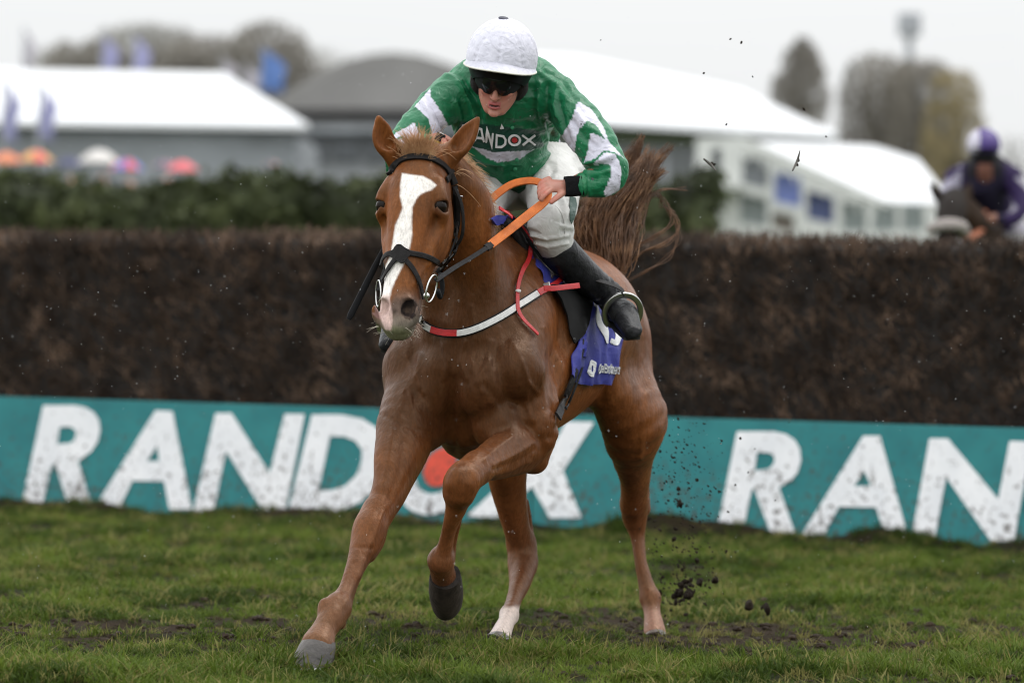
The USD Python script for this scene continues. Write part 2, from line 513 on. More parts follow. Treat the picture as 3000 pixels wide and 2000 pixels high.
def instancer(name, protos, pos, idx, quat, scale, label, cat, kind='stuff', group=None):
    """protos: list of (mesh, material)."""
    pi = UsdGeom.PointInstancer.Define(stage, free('/World', name))
    tag(pi, label, cat, group, kind)
    paths = []
    for k, (m, mt) in enumerate(protos):
        o = usdkit.mesh(stage, f'{pi.GetPath()}/{name}_{k + 1:03d}', m, mt)
        paths.append(o.GetPath())
    pi.CreatePrototypesRel().SetTargets(paths)
    pi.CreateProtoIndicesAttr(Vt.IntArray.FromNumpy(np.asarray(idx, np.int32)))
    pi.CreatePositionsAttr(Vt.Vec3fArray.FromNumpy(np.asarray(pos, np.float32)))
    pi.CreateOrientationsAttr(Vt.QuathArray([Gf.Quath(float(a[0]), float(a[1]), float(a[2]), float(a[3])) for a in quat]))
    pi.CreateScalesAttr(Vt.Vec3fArray.FromNumpy(np.asarray(scale, np.float32)))
    return pi


protos = []
for m_i in range(4):
    for s in range(3):
        hm = [(.016, .072), (.014, .062), (.016, .072), (.008, .035)][m_i]
        protos.append((tuft(100 + 10 * m_i + s, 24 if m_i < 3 else 16, hm[0], hm[1], .019, [1.3, 1.4, 1.7, 2.4][m_i]), GM[m_i]))
rg = np.random.default_rng(11)
pos = []
for (y0, y1, dens) in ((15.0, 17.6, 1050), (17.6, 20.5, 800), (20.5, 28.9, 520)):
    hw_ = .1075 * y1 + 1.1
    n = int(dens * 2 * hw_ * (y1 - y0))
    x, y = rg.uniform(-hw_, hw_, n), rg.uniform(y0, y1, n)
    keep = (np.stack([x, y, 0 * x], -1) - FENCE_A) @ FNRM > .03
    keep &= np.abs(x) < .1075 * y + 1.1
    pos.append(np.stack([x, y], -1)[keep])
pos = np.vstack(pos)
mdn = mudness(pos[:, 0], pos[:, 1])
keep = rg.uniform(0, 1, len(pos)) > mdn * .55
pos, mdn = pos[keep], mdn[keep]
p3 = np.stack([pos[:, 0], pos[:, 1], gz(pos[:, 0], pos[:, 1])], -1)
u = rg.uniform(0, 1, len(pos))
patch = meshkit.fbm(np.stack([pos[:, 0], pos[:, 1], 0 * u], -1) * np.array([2.2, 3.0, 1]), 3, 51)
fd = (p3 - FENCE_A) @ FNRM
kind_i = np.where(u < .06 + .6 * mdn, 3, np.where(u < .06 + .6 * mdn + .12 + .25 * np.clip(patch - .5, 0, 1), 2, np.where((patch < .47) | (fd < 1.1), 1, 0)))
idx = kind_i * 3 + rg.integers(0, 3, len(pos))
lush = .45 + 1.6 * np.clip(meshkit.fbm(np.stack([pos[:, 0], pos[:, 1], 0 * u], -1) * 3.4, 3, 52) - .2, 0, 1)
sc = (lush * rg.uniform(.7, 1.2, len(pos)) * (1 - .35 * mdn) * np.where(pos[:, 1] < 17.0, 1.0, .92))[:, None] * np.ones((1, 3))
ang = rg.uniform(0, np.pi, len(pos))
tl = rg.normal(0, .10, (len(pos), 2))
quat = np.stack([np.cos(ang), tl[:, 0], tl[:, 1], np.sin(ang)], -1)
quat /= np.linalg.norm(quat, axis=1, keepdims=True)
instancer('grass', protos, p3, idx, quat, sc, 'short wet green turf with muddy trodden patches on the landing side of the fence', 'grass')

# lumps of kicked up soil lying on the turf
CLOD = simple('dark_wet_soil', (.026, .0165, .010), .7, .5, 60, .8, 140, spec=.12)


def clod(seed, r):
    s = trimesh.creation.icosphere(2)
    v = np.array(s.vertices)
    v = v * (1 + .9 * (meshkit.fbm(v * 1.7 + seed * 3.1, 3, seed) - .5))[:, None] * np.array([1, .75, .55])
    return v * r, np.array(s.faces)


cp = [(clod(k, .010), CLOD) for k in range(4)]
n = 5200
x, y = rg.uniform(-2.6, 2.6, n), rg.uniform(15.6, 20.5, n)
w = mudness(x, y)
keep = (rg.uniform(0, 1, n) < w * .5 + .02) & (np.abs(x) < .1075 * y + .2)
x, y = x[keep], y[keep]
a = rg.uniform(0, np.pi, len(x))
instancer('soil_crumbs', cp, np.stack([x, y, gz(x, y) + .004], -1), rg.integers(0, 4, len(x)), np.stack([np.cos(a), 0 * a, 0 * a, np.sin(a)], -1), rg.uniform(.4, 2.0, len(x))[:, None] ** 1.4 * np.ones((1, 3)),
          'dark crumbs of soil kicked loose and lying in the trodden turf', 'soil')

# ------------------------------------------------------------ the birch fence with its lettered board
def fence_pt(a, z, d=0.0):
    return FENCE_A + FT * a + UPV * z + FNRM * d


def board_xy(px, py):
    """Board coordinates (along, up) of a pixel of the photograph, on the board's face."""
    d = c_f * FPX + c_r * (px - 1500) - c_u * (py - 1000)
    t = ((FENCE_A - c_o) @ FNRM) / (d @ FNRM)
    p = c_o + d * t
    return np.array([(p - FENCE_A) @ FT, p[2]])


BIRCH = mat('birch_twigs', {'g': ('geometry', {}), 'n': ('noise_texture', {'scale': 5.5, 'detail': 4.0}), 'n2': ('noise_texture', {'scale': 90.0, 'detail': 1.0}),
                            'ad': ('math', {'math_type': 'multiply_add', 'value2': 0.6}), 'ad2': ('math', {'math_type': 'multiply', 'value2': 0.42}),
                            'r': ('rgb_ramp', {'ramp': [(0.31, (.006, .004, .003)), (0.46, (.028, .0180, .0125)), (0.57, (.080, .050, .033)), (0.67, (.27, .175, .12))]}),
                            'p': ('principled_bsdf', {'roughness': 0.7, 'specular_ior_level': 0.25})},
            [('g.position', 'n.vector'), ('g.position', 'n2.vector'), ('n2.fac', 'ad2.value1'), ('n.fac', 'ad.value1'), ('ad2.value', 'ad.value3'), ('ad.value', 'r.fac'), ('r.color', 'p.base_color')])
CORE = simple('packed_birch', (.012, .009, .007), .9, .5, 30)
FLEN, FTOP, BTOP, FDEP = 13.0, 1.562, .600, 0.95
fa0 = -4.2
fence = thing('birch_fence', 'tall dark brown birch steeplechase fence behind the teal lettered board', 'fence')
R_F = np.stack([FT, FNRM, UPV])
obj('core', boxm(fence_pt(fa0 + FLEN / 2, (FTOP - .06) / 2, -.12 - FDEP / 2), (FLEN, FDEP - .16, FTOP - .06), R_F, .03), CORE, fence)
rg = np.random.default_rng(5)
st, wd = [], []
for i in range(33000):
    top = rg.random() < .30
    a = fa0 + rg.uniform(0, FLEN)
    if top:
        d = -.10 - rg.uniform(0, FDEP)
        root = fence_pt(a, FTOP - rg.uniform(.09, .13), d)
        dr = unit(UPV + FT * rg.normal(0, .35) + FNRM * rg.normal(0, .4))
        L = rg.uniform(.07, .13) * (1.0 + .35 * (meshkit.noise(np.array([a * 1.6, 0, 0]), 4) - .5))
    else:
        z = rg.uniform(BTOP - .12, FTOP - .06)
        root = fence_pt(a, z, -.17 + rg.uniform(-.04, .02))
        dr = unit(UPV * rg.uniform(.2, 1.2) + FT * rg.normal(0, .5) + FNRM * rg.uniform(.15, .9))
        L = rg.uniform(.04, .13)
    s = np.linspace(0, 1, 4)[:, None]
    b = FT * rg.normal(0, .25) + FNRM * rg.normal(0, .1)
    st.append(root + dr * L * s + b * L * s * s * .5)
    wd.append(rg.uniform(.004, .011) * np.array([.8, 1, .8, .25]))
curves('birch', st, wd, BIRCH, fence, kind='stuff')

DIRT_LINKS = [('g.position', 'n.vector'), ('g.position', 'n2.vector'), ('g.position', 'n3.vector'), ('g.position', 'sp.vector'), ('sp.z', 'mr.value'), ('n.fac', 'm1.value1'), ('mr.result', 'm1.value2'), ('m1.value', 'm2.value1'), ('n2.fac', 'm2.value2'), ('m2.value', 'rr.fac'),
              ('rr.color', 'mx.fac'), ('n3.fac', 'tone.fac'), ('tone.color', 'mx.color1'), ('mx.color', 'p.base_color')]


def muddy(name, lo, hi, dirt=(.055, .040, .030), amount=0.0):
    """Paint spattered with mud, thicker low down."""
    return mat(name, {'g': ('geometry', {}), 'n': ('noise_texture', {'scale': 2.3, 'detail': 3.0}), 'n2': ('noise_texture', {'scale': 34.0, 'detail': 3.5, 'roughness': 0.62}), 'n3': ('noise_texture', {'scale': 5.0, 'detail': 4.0}),
                      'sp': ('separate_xyz', {}), 'mr': ('map_range', {'from_min': 0.75, 'from_max': 0.0, 'to_min': 0.0, 'to_max': 0.32, 'clamp': True}),
                      'm1': ('math', {'math_type': 'multiply_add', 'value3': amount}), 'm2': ('math', {'math_type': 'add'}),
                      'rr': ('rgb_ramp', {'ramp': [(0.66, (0, 0, 0)), (0.76, (.85, .85, .85))]}), 'tone': ('rgb_ramp', {'ramp': [(0.3, lo), (0.7, hi)]}), 'mx': ('mix', {'color2': dirt}),
                      'p': ('principled_bsdf', {'roughness': 0.55, 'specular_ior_level': 0.3})}, DIRT_LINKS)


TEAL = muddy('teal_board_paint', (.016, .125, .135), (.022, .165, .170))
LETW = muddy('white_board_lettering', (.60, .61, .63), (.70, .70, .71), amount=.0)
REDD = muddy('red_board_dot', (.50, .055, .035), (.58, .075, .045))
board = thing('advertising_board', 'long teal board with white slanted RANDOX lettering at the foot of the birch fence', 'board')
seams = [fa0, 3.47, fa0 + FLEN]
for a, b in zip(seams[:-1], seams[1:]):
    obj('panel', boxm(fence_pt((a + b) / 2, BTOP / 2 - .06, -.03), (b - a - .006, .06, BTOP + .12), R_F, .006), TEAL, board)
from shapely.geometry import Polygon
from shapely import affinity


def letter(poly, holes=(), off=(0, 0), scale=1.96, name='letter', m=None, lift=.004, shift=0.0, smooth=False):
    def cv(pts):
        return np.array([board_xy(off[0] + x / scale, off[1] + y / scale) for x, y in pts]) + [shift, 0]
    pg = Polygon(cv(poly), [cv(h) for h in holes]).buffer(0)
    pg = pg.buffer(-.006).buffer(.010, join_style=1).buffer(-.004)
    for g in getattr(pg, 'geoms', [pg]):
        t = trimesh.creation.extrude_polygon(g, .004, engine='earcut')
        v = np.array(t.vertices)
        w = FENCE_A + FT * v[:, :1] + UPV * v[:, 1:2] + FNRM * (v[:, 2:3] + lift - .004 + .001)
        obj(name, (w, np.array(t.faces)[:, ::-1]), m or LETW, board)


def ring(cx, cy, rx, ry, n=40):
    return [(cx + rx * math.cos(k * 2 * math.pi / n) - .22 * ry * math.sin(k * 2 * math.pi / n), cy + ry * math.sin(k * 2 * math.pi / n)) for k in range(n)]


A0 = (0, 1100)
letter([(250, 170), (430, 170), (490, 182), (540, 210), (570, 255), (577, 315), (562, 380), (525, 435), (450, 490), (527, 745), (395, 742), (322, 510), (300, 510), (243, 745), (128, 742)],
       [[(345, 295), (400, 291), (432, 307), (441, 335), (431, 365), (405, 388), (330, 392)]], A0)
letter([(895, 200), (992, 204), (1104, 765), (975, 765), (945, 605), (762, 602), (682, 765), (545, 760)], [[(905, 400), (917, 490), (845, 490)]], A0)
letter([(1240, 215), (1330, 215), (1550, 560), (1637, 220), (1752, 220), (1638, 785), (1520, 785), (1300, 430), (1225, 785), (1110, 785)], [], A0)
DD = ([(915, 1214), (1000, 1214), (1062, 1226), (1110, 1256), (1137, 1308), (1134, 1370), (1108, 1428), (1060, 1468), (1000, 1494), (846, 1494)],
      [(968, 1277), (1010, 1278), (1044, 1292), (1062, 1318), (1060, 1352), (1046, 1390), (1010, 1424), (970, 1435), (934, 1437)])
letter(DD[0], [DD[1]], (0, 0), 1)
letter(ring(1284, 1366, 118, 141), [ring(1284, 1366, 66, 80)], (0, 0), 1)
letter(ring(1290, 1368, 46, 56), [], (0, 0), 1, m=REDD, name='red_dot')
letter([(1474, 1228), (1560, 1230), (1612, 1322), (1660, 1234), (1742, 1236), (1650, 1378), (1704, 1516), (1612, 1516), (1560, 1424), (1462, 1514), (1368, 1512), (1526, 1364)], [], (0, 0), 1)
A1 = (1900, 1100)
letter([(510, 320), (720, 320), (790, 335), (842, 370), (870, 420), (877, 485), (858, 555), (815, 605), (750, 640), (842, 905), (705, 905), (610, 650), (595, 650), (540, 900), (392, 900)],
       [[(625, 440), (690, 440), (718, 455), (728, 480), (716, 512), (690, 535), (610, 545)]], A1)
letter([(1235, 345), (1330, 345), (1492, 925), (1362, 925), (1310, 755), (1095, 750), (1010, 915), (880, 915)], [[(1240, 545), (1280, 630), (1180, 635)]], A1)
letter([(1615, 360), (1720, 360), (2010, 710), (2075, 375), (2200, 378), (2100, 950), (1970, 950), (1710, 580), (1645, 930), (1512, 930)], [], A1)
sh = board_xy(2115, 1400)[0] - board_xy(65, 1400)[0]
letter(DD[0], [DD[1]], (0, 0), 1, shift=sh)
# ------------------------------------------------------------ the chestnut horse
from scipy import sparse
HO = np.array([-0.07, 17.2, 0.0])               # under the withers
HF = unit([-0.31, -0.95, 0])                    # heading
HL = np.array([-HF[1], HF[0], 0])               # the horse's left
UP = np.array([0, 0, 1.0])


def hp(s, l, z):
    return HO + HF * s + HL * l + UP * z


YAW, TILT = math.radians(19), math.radians(21)
POLL = P(1230, 455, 16.60)
_fh = np.array([-math.sin(YAW), -math.cos(YAW), 0])
HW = np.array([math.cos(YAW), -math.sin(YAW), 0.0])         # head's left
_rl = math.radians(2.0)
HA = math.cos(TILT) * -UP + math.sin(TILT) * _fh            # poll to nose
HN = math.cos(TILT) * _fh + math.sin(TILT) * UP             # out of the forehead
HEAD = np.stack([HA, HN, HW])


def hd(u, v, w):
    return POLL + HA * u + HN * v + HW * w


HFINE = 0.0045
hg = Grid(axis_steps(-0.80, 0.66, HFINE, -0.47, -0.10, 0.0075),
          axis_steps(15.95, 18.66, HFINE, 16.22, 16.64, 0.0085),
          axis_steps(-0.03, 1.88, HFINE, 1.05, 1.86, 0.0075))

# trunk
hg.sweep([hp(.27, 0, .97), hp(.22, 0, .98), hp(.14, 0, 1.00), hp(0, 0, 1.03), hp(-.2, 0, 1.05), hp(-.45, 0, 1.06), hp(-.7, 0, 1.08), hp(-.92, 0, 1.09), hp(-1.08, 0, 1.08)],
         [.15, .19, .225, .245, .27, .285, .265, .25, .20], [.20, .28, .33, .36, .36, .325, .285, .26, .20], k=0.03)
hg.sweep([hp(.22, 0, 1.27), hp(.02, 0, 1.33), hp(-.15, 0, 1.34), hp(-.4, 0, 1.28)], [.09, .075, .075, .09], [.10, .10, .09, .08], k=0.08)   # withers
hg.sweep([hp(-.5, 0, 1.27), hp(-.8, 0, 1.28), hp(-1.05, 0, 1.22), hp(-1.16, 0, 1.15)], [.15, .17, .13, .07], [.10, .10, .10, .07], k=0.08)  # croup
# neck
hg.sweep([P(1400, 1010, 17.08), P(1372, 800, 16.98), P(1328, 640, 16.87), P(1282, 540, 16.77), P(1250, 480, 16.70)], [.135, .118, .108, .094, .07], [.24, .21, .185, .15, .11],
         up=[(-.1, -.75, .62)] * 5, k=0.10, n=14)
for sd in (-1, 1):
    # shoulder blade, point of the shoulder, triceps
    hg.sweep([hp(.0, sd * .10, 1.28), hp(.14, sd * .17, 1.12), hp(.28, sd * .185, .96)], [.06, .075, .085], [.09, .12, .11], up=HF, k=0.06)
    hg.ball(hp(.30, sd * .185, .955), (.085, .085, .10), k=0.05)
    hg.ball(hp(.02, sd * .20, .94), (.088, .125, .125), np.stack([HL, HF, UP]), k=0.022)
    hg.sweep([hp(-.10, sd * .20, 1.18), hp(-.05, sd * .235, 1.03), hp(.02, sd * .225, .90)], [.05, .06, .05], [.09, .075, .055], up=HF, k=0.018)
    hg.sweep([hp(.20, sd * .10, 1.18), hp(.28, sd * .195, 1.02), hp(.25, sd * .225, .88)], [.05, .055, .045], [.06, .06, .05], up=HF, k=0.016)
    # breast muscles with a groove between
    hg.ball(hp(.345, sd * .088, .915), (.094, .090, .125), np.stack([HL, HF, UP]), k=0.016)
    hg.sweep([P(1330 + sd * 40, 830, 16.88), hp(.33, sd * .075, 1.04), hp(.38, sd * .06, .97)], [.06, .06, .045], k=0.03)
    hg.ball(hp(.315, sd * .125, .79), (.085, .08, .10), np.stack([HL, HF, UP]), k=0.022)
hg.sweep([hp(.24, 0, .76), hp(.1, 0, .70), hp(-.1, 0, .70)], [.10, .13, .16], [.07, .06, .06], k=0.05)
# haunches
for sd in (-1, 1):
    hg.ball(hp(-.78, sd * .155, 1.10), (.125, .24, .19), np.stack([HL, unit(HF + .0 * UP), UP]), k=0.08)
    hg.ball(hp(-1.03, sd * .13, 1.02), (.12, .16, .22), np.stack([HL, HF, UP]), k=0.06)
# left hind leg (on the right in the picture)
hg.sweep([hp(-.92, .14, 1.05), hp(-.90, .195, .90), P(1868, 1235, 17.98), P(1860, 1330, 18.12), P(1861, 1400, 18.22), P(1858, 1470, 18.30)],
         [.12, .115, .098, .068, .052, .046], [.22, .20, .15, .10, .072, .062], up=HF, k=0.05)
hg.sweep([hp(-.72, .19, .93), P(1800, 1170, 17.84), P(1825, 1290, 17.98)], [.07, .075, .05], [.11, .09, .06], up=HF, k=0.06)     # stifle
hg.sweep([P(1880, 1330, 18.30), P(1884, 1420, 18.40), P(1880, 1490, 18.42)], [.025, .022, .032], [.03, .026, .034], up=HF, k=0.03)  # hamstring to the point of the hock
hg.sweep([P(1858, 1465, 18.30), P(1860, 1510, 18.35), P(1868, 1570, 18.36), P(1876, 1640, 18.33), P(1890, 1700, 18.31), P(1905, 1750, 18.29)],
         [.047, .046, .026, .0205, .026, .037], [.055, .056, .038, .032, .036, .042], up=HF, k=0.02)
hg.sweep([P(1905, 1752, 18.29), P(1911, 1795, 18.25), P(1917, 1840, 18.21), P(1921, 1868, 18.19)], [.036, .030, .037, .042], [.04, .032, .042, .05], up=HF, k=0.015)
# right hind leg, under the body
hg.sweep([hp(-.80, -.13, 1.05), hp(-.66, -.17, .90), P(1455, 1235, 17.72), P(1482, 1350, 17.74), P(1490, 1430, 17.78), P(1510, 1530, 17.84), P(1528, 1600, 17.90)],
         [.11, .11, .10, .075, .062, .048, .046], [.20, .18, .13, .10, .075, .055, .052], up=HF, k=0.05)
hg.sweep([P(1534, 1470, 17.90), P(1546, 1560, 17.94), P(1548, 1615, 17.94)], [.018, .022, .026], [.02, .024, .028], up=HF, k=0.02)
hg.sweep([P(1528, 1590, 17.90), P(1532, 1645, 17.87), P(1524, 1705, 17.78), P(1506, 1755, 17.68), P(1492, 1800, 17.58)],
         [.050, .049, .038, .027, .030], [.055, .055, .042, .032, .035], up=(-.2, -.7, -.7), k=0.02)
hg.sweep([P(1492, 1800, 17.58), P(1483, 1822, 17.52), P(1470, 1852, 17.44), P(1461, 1878, 17.37)], [.031, .028, .034, .042], [.036, .03, .035, .042], up=HF, k=0.015)
# right fore leg, stretched forward (on the left in the picture)
hg.sweep([hp(.24, -.17, .92), P(1196, 1235, 16.88), P(1182, 1310, 16.80), P(1160, 1385, 16.72), P(1138, 1448, 16.66), P(1108, 1500, 16.60)],
         [.10, .095, .082, .064, .056, .050], [.13, .125, .10, .08, .066, .056], up=HF, k=0.05)
hg.sweep([P(1150, 1240, 16.80), P(1135, 1330, 16.70), P(1122, 1430, 16.62)], [.045, .04, .025], [.04, .036, .025], up=HF, k=0.03)
hg.sweep([P(1105, 1500, 16.60), P(1084, 1545, 16.55), P(1072, 1588, 16.52), P(1052, 1632, 16.48), P(1034, 1680, 16.43), P(1012, 1735, 16.375), P(989, 1780, 16.32)],
         [.050, .057, .052, .036, .0285, .026, .042], [.052, .056, .05, .040, .034, .034, .046], up=HF, k=0.02)
hg.sweep([P(989, 1778, 16.32), P(975, 1805, 16.29), P(950, 1845, 16.25), P(932, 1884, 16.21)], [.045, .045, .041, .055], [.047, .046, .04, .05], up=HF, k=0.015)
hg.sweep([P(1076, 1632, 16.53), P(1054, 1672, 16.485), P(1030, 1730, 16.425), P(1008, 1785, 16.365)], [.0150, .0145, .0150, .024], k=0.006)     # flexor tendon
hg.sweep([P(1112, 1552, 16.60), P(1104, 1590, 16.58), P(1086, 1630, 16.53)], [.026, .024, .016], k=0.012)
hg.ball(P(998, 1828, 16.34), .017, k=0.018)       # ergot
hg.ball(P(950, 1778, 16.29), (.02, .02, .03), k=0.02)
# left fore leg, folded
hg.sweep([hp(.20, .17, .93), P(1556, 1215, 16.93), P(1540, 1290, 16.90), P(1490, 1318, 16.80), P(1440, 1345, 16.69), P(1395, 1372, 16.58)],
         [.082, .076, .071, .060, .050, .044], [.105, .098, .088, .073, .058, .050], up=(0, -.35, -.9), k=0.04)
hg.sweep([P(1560, 1345, 16.96), P(1505, 1362, 16.83), P(1440, 1385, 16.70)], [.032, .033, .022], k=0.022)
hg.sweep([P(1585, 1150, 17.02), P(1580, 1260, 17.0), P(1556, 1340, 16.98)], [.05, .052, .045], [.06, .065, .055], k=0.05)
hg.sweep([P(1400, 1370, 16.59), P(1358, 1405, 16.51), P(1345, 1440, 16.51)], [.048, .058, .052], [.052, .06, .056], up=(0, -.5, -.8), k=0.025)
hg.sweep([P(1348, 1435, 16.52), P(1335, 1490, 16.56), P(1316, 1550, 16.61), P(1303, 1600, 16.645), P(1292, 1640, 16.67)], [.050, .034, .0225, .025, .042], [.05, .040, .031, .032, .046], up=HF, k=0.02)
hg.sweep([P(1292, 1640, 16.67), P(1294, 1664, 16.70), P(1303, 1695, 16.76)], [.044, .040, .040], [.046, .042, .044], up=HF, k=0.014)
hg.sweep([P(1352, 1460, 16.57), P(1338, 1530, 16.63), P(1324, 1590, 16.68), P(1312, 1640, 16.71)], [.018, .0155, .0165, .026], k=0.006)
hg.sweep([P(1340, 1392, 16.475), P(1330, 1420, 16.478)], .026, k=.014)

# ---- head
hg.sweep([hd(-.005, -.05, 0), hd(.05, -.055, 0), hd(.11, -.055, 0), hd(.18, -.06, 0), hd(.26, -.065, 0), hd(.33, -.058, 0), hd(.40, -.045, 0), hd(.47, -.036, 0), hd(.53, -.034, 0), hd(.58, -.038, 0), hd(.605, -.045, 0)],
         [.062, .082, .100, .106, .098, .086, .072, .066, .068, .060, .046], [.07, .10, .115, .12, .115, .10, .078, .064, .056, .046, .034], up=HN, k=0.03, n=5)
hg.sweep([hd(.02, .012, 0), hd(.10, .026, 0), hd(.19, .026, 0), hd(.30, .014, 0), hd(.42, .002, 0), hd(.51, -.006, 0)], [.05, .068, .07, .05, .036, .034], [.03, .033, .03, .028, .026, .024], up=HN, k=0.03)   # flat of the face
for sd in (-1, 1):
    hg.ball(hd(.235, -.10, sd * .073), (.10, .085, .034), HEAD, k=0.03)               # jowl
    hg.sweep([hd(.10, .008, sd * .083), hd(.145, .016, sd * .100), hd(.180, .006, sd * .112), hd(.21, -.015, sd * .105)], [.022, .021, .018, .02], k=0.022)   # brow and orbit
    hg.ball(hd(.192, -.012, sd * .101), (.040, .034, .02), HEAD, k=0.02)
    hg.sweep([hd(.23, -.03, sd * .095), hd(.30, -.03, sd * .082), hd(.37, -.03, sd * .064)], [.014, .013, .010], k=0.024)      # facial crest
    hg.ball(hd(.150, -.012, sd * .092), (.022, .014, .012), HEAD, k=0.018, op='cut')     # hollow above the eye
    hg.ball(hd(.258, .000, sd * .094), (.04, .018, .012), HEAD, k=0.02, op='cut')
    hg.ball(hd(.188, .010, sd * .112), (.0215, .023, .023), HEAD, k=0.006, op='cut')    # eye socket
    hg.sweep([hd(.167, -.016, sd * .117), hd(.159, .008, sd * .114), hd(.169, .026, sd * .100)], .0060, k=0.008)               # lids
    hg.sweep([hd(.207, -.014, sd * .114), hd(.211, .008, sd * .111), hd(.197, .024, sd * .100)], .0055, k=0.008)
    hg.ball(hd(.46, -.005, sd * .030), (.05, .018, .018), HEAD, k=0.02)                   # swell above the nostrils
    hg.sweep([hd(.515, .012, sd * .034), hd(.535, .018, sd * .060), hd(.560, .006, sd * .070), hd(.583, -.012, sd * .062), hd(.585, -.012, sd * .040), hd(.555, .008, sd * .026)], .0135, k=0.014)   # nostril rim
    hg.ball(hd(.550, .020, sd * .048), (.031, .032, .0235), np.stack([HA, unit(HN + .7 * sd * HW), np.cross(HA, unit(HN + .7 * sd * HW))]), k=0.010, op='cut')
    hg.sweep([hd(.585, -.043, sd * .052), hd(.55, -.058, sd * .068), hd(.51, -.066, sd * .066)], .005, k=0.007, op='cut')       # mouth
hg.ball(hd(.597, -.015, 0), (.028, .024, .044), HEAD, k=0.02)            # upper lip
hg.ball(hd(.600, -.068, 0), (.024, .030, .040), HEAD, k=0.016)            # lower lip and chin
hg.sweep([hd(.565, .012, 0), hd(.60, .014, 0)], .004, k=0.012, op='cut')
# ears: a leaf shape, hollowed in front
EARS = {}
for sd, base, tip, mid, face in ((1, P(1303, 470, 16.66), P(1404, 343, 16.60), P(1352, 420, 16.62), unit([-.25, -.85, .35])), (-1, P(1172, 470, 16.62), P(1107, 338, 16.55), P(1126, 415, 16.57), unit([.25, -.9, .3]))):
    pts = [base, base * .5 + mid * .5, mid, mid * .55 + tip * .45, mid * .15 + tip * .85, tip]
    hg.sweep(pts, [.048, .042, .040, .033, .014, .003], [.036, .026, .019, .015, .009, .004], up=face, k=0.014)
    q = [p + face * .017 for p in pts]
    hg.sweep([q[1] * .6 + q[2] * .4, q[2], q[3], q[4]], [.018, .030, .024, .006], [.014, .015, .013, .007], up=face, k=0.006, op='cut')

HV, HFc = hg.mesh(0.75)
HV = HV.astype(float)
HNrm = vnormals(HV, HFc)
_e = np.vstack([HFc[:, [0, 1]], HFc[:, [1, 2]], HFc[:, [2, 0]]])
_A = sparse.coo_matrix((np.ones(len(_e)), (_e[:, 0], _e[:, 1])), shape=(len(HV), len(HV))).tocsr()
_A = sparse.diags(1 / np.asarray(_A.sum(1)).ravel()) @ _A
_sm = HV.copy()
for _ in range(26):
    _sm = _A @ _sm
_d = ((HV - _sm) * HNrm).sum(1)
_g = np.where((HV[:, 2] > 1.05) & (HV[:, 1] < 16.78), .12, .15 + .75 * smoothstep(.50, .75, HV[:, 2]))
HV = HV + HNrm * np.clip(_d * _g, -.012, .012)[:, None]
HNrm = vnormals(HV, HFc)
hpx = PIX(HV)
front = (HNrm @ np.array([0, -1.0, 0]))


def seg_d(p, line):
    """Distance in pixels from 2-D points to a polyline."""
    line = np.asarray(line, float)
    best = np.full(len(p), 1e9)
    for a, b in zip(line[:-1], line[1:]):
        ab = b - a
        t = np.clip(((p - a) @ ab) / (ab @ ab), 0, 1)
        best = np.minimum(best, np.linalg.norm(p - a - t[:, None] * ab, axis=1))
    return best


def in_poly(p, poly):
    poly = np.asarray(poly, float)
    inside = np.zeros(len(p), bool)
    for (x0, y0), (x1, y1) in zip(poly, np.roll(poly, -1, 0)):
        c = (y0 > p[:, 1]) != (y1 > p[:, 1])
        inside ^= c & (p[:, 0] < (x1 - x0) * (p[:, 1] - y0) / (y1 - y0 + 1e-12) + x0)
    return inside


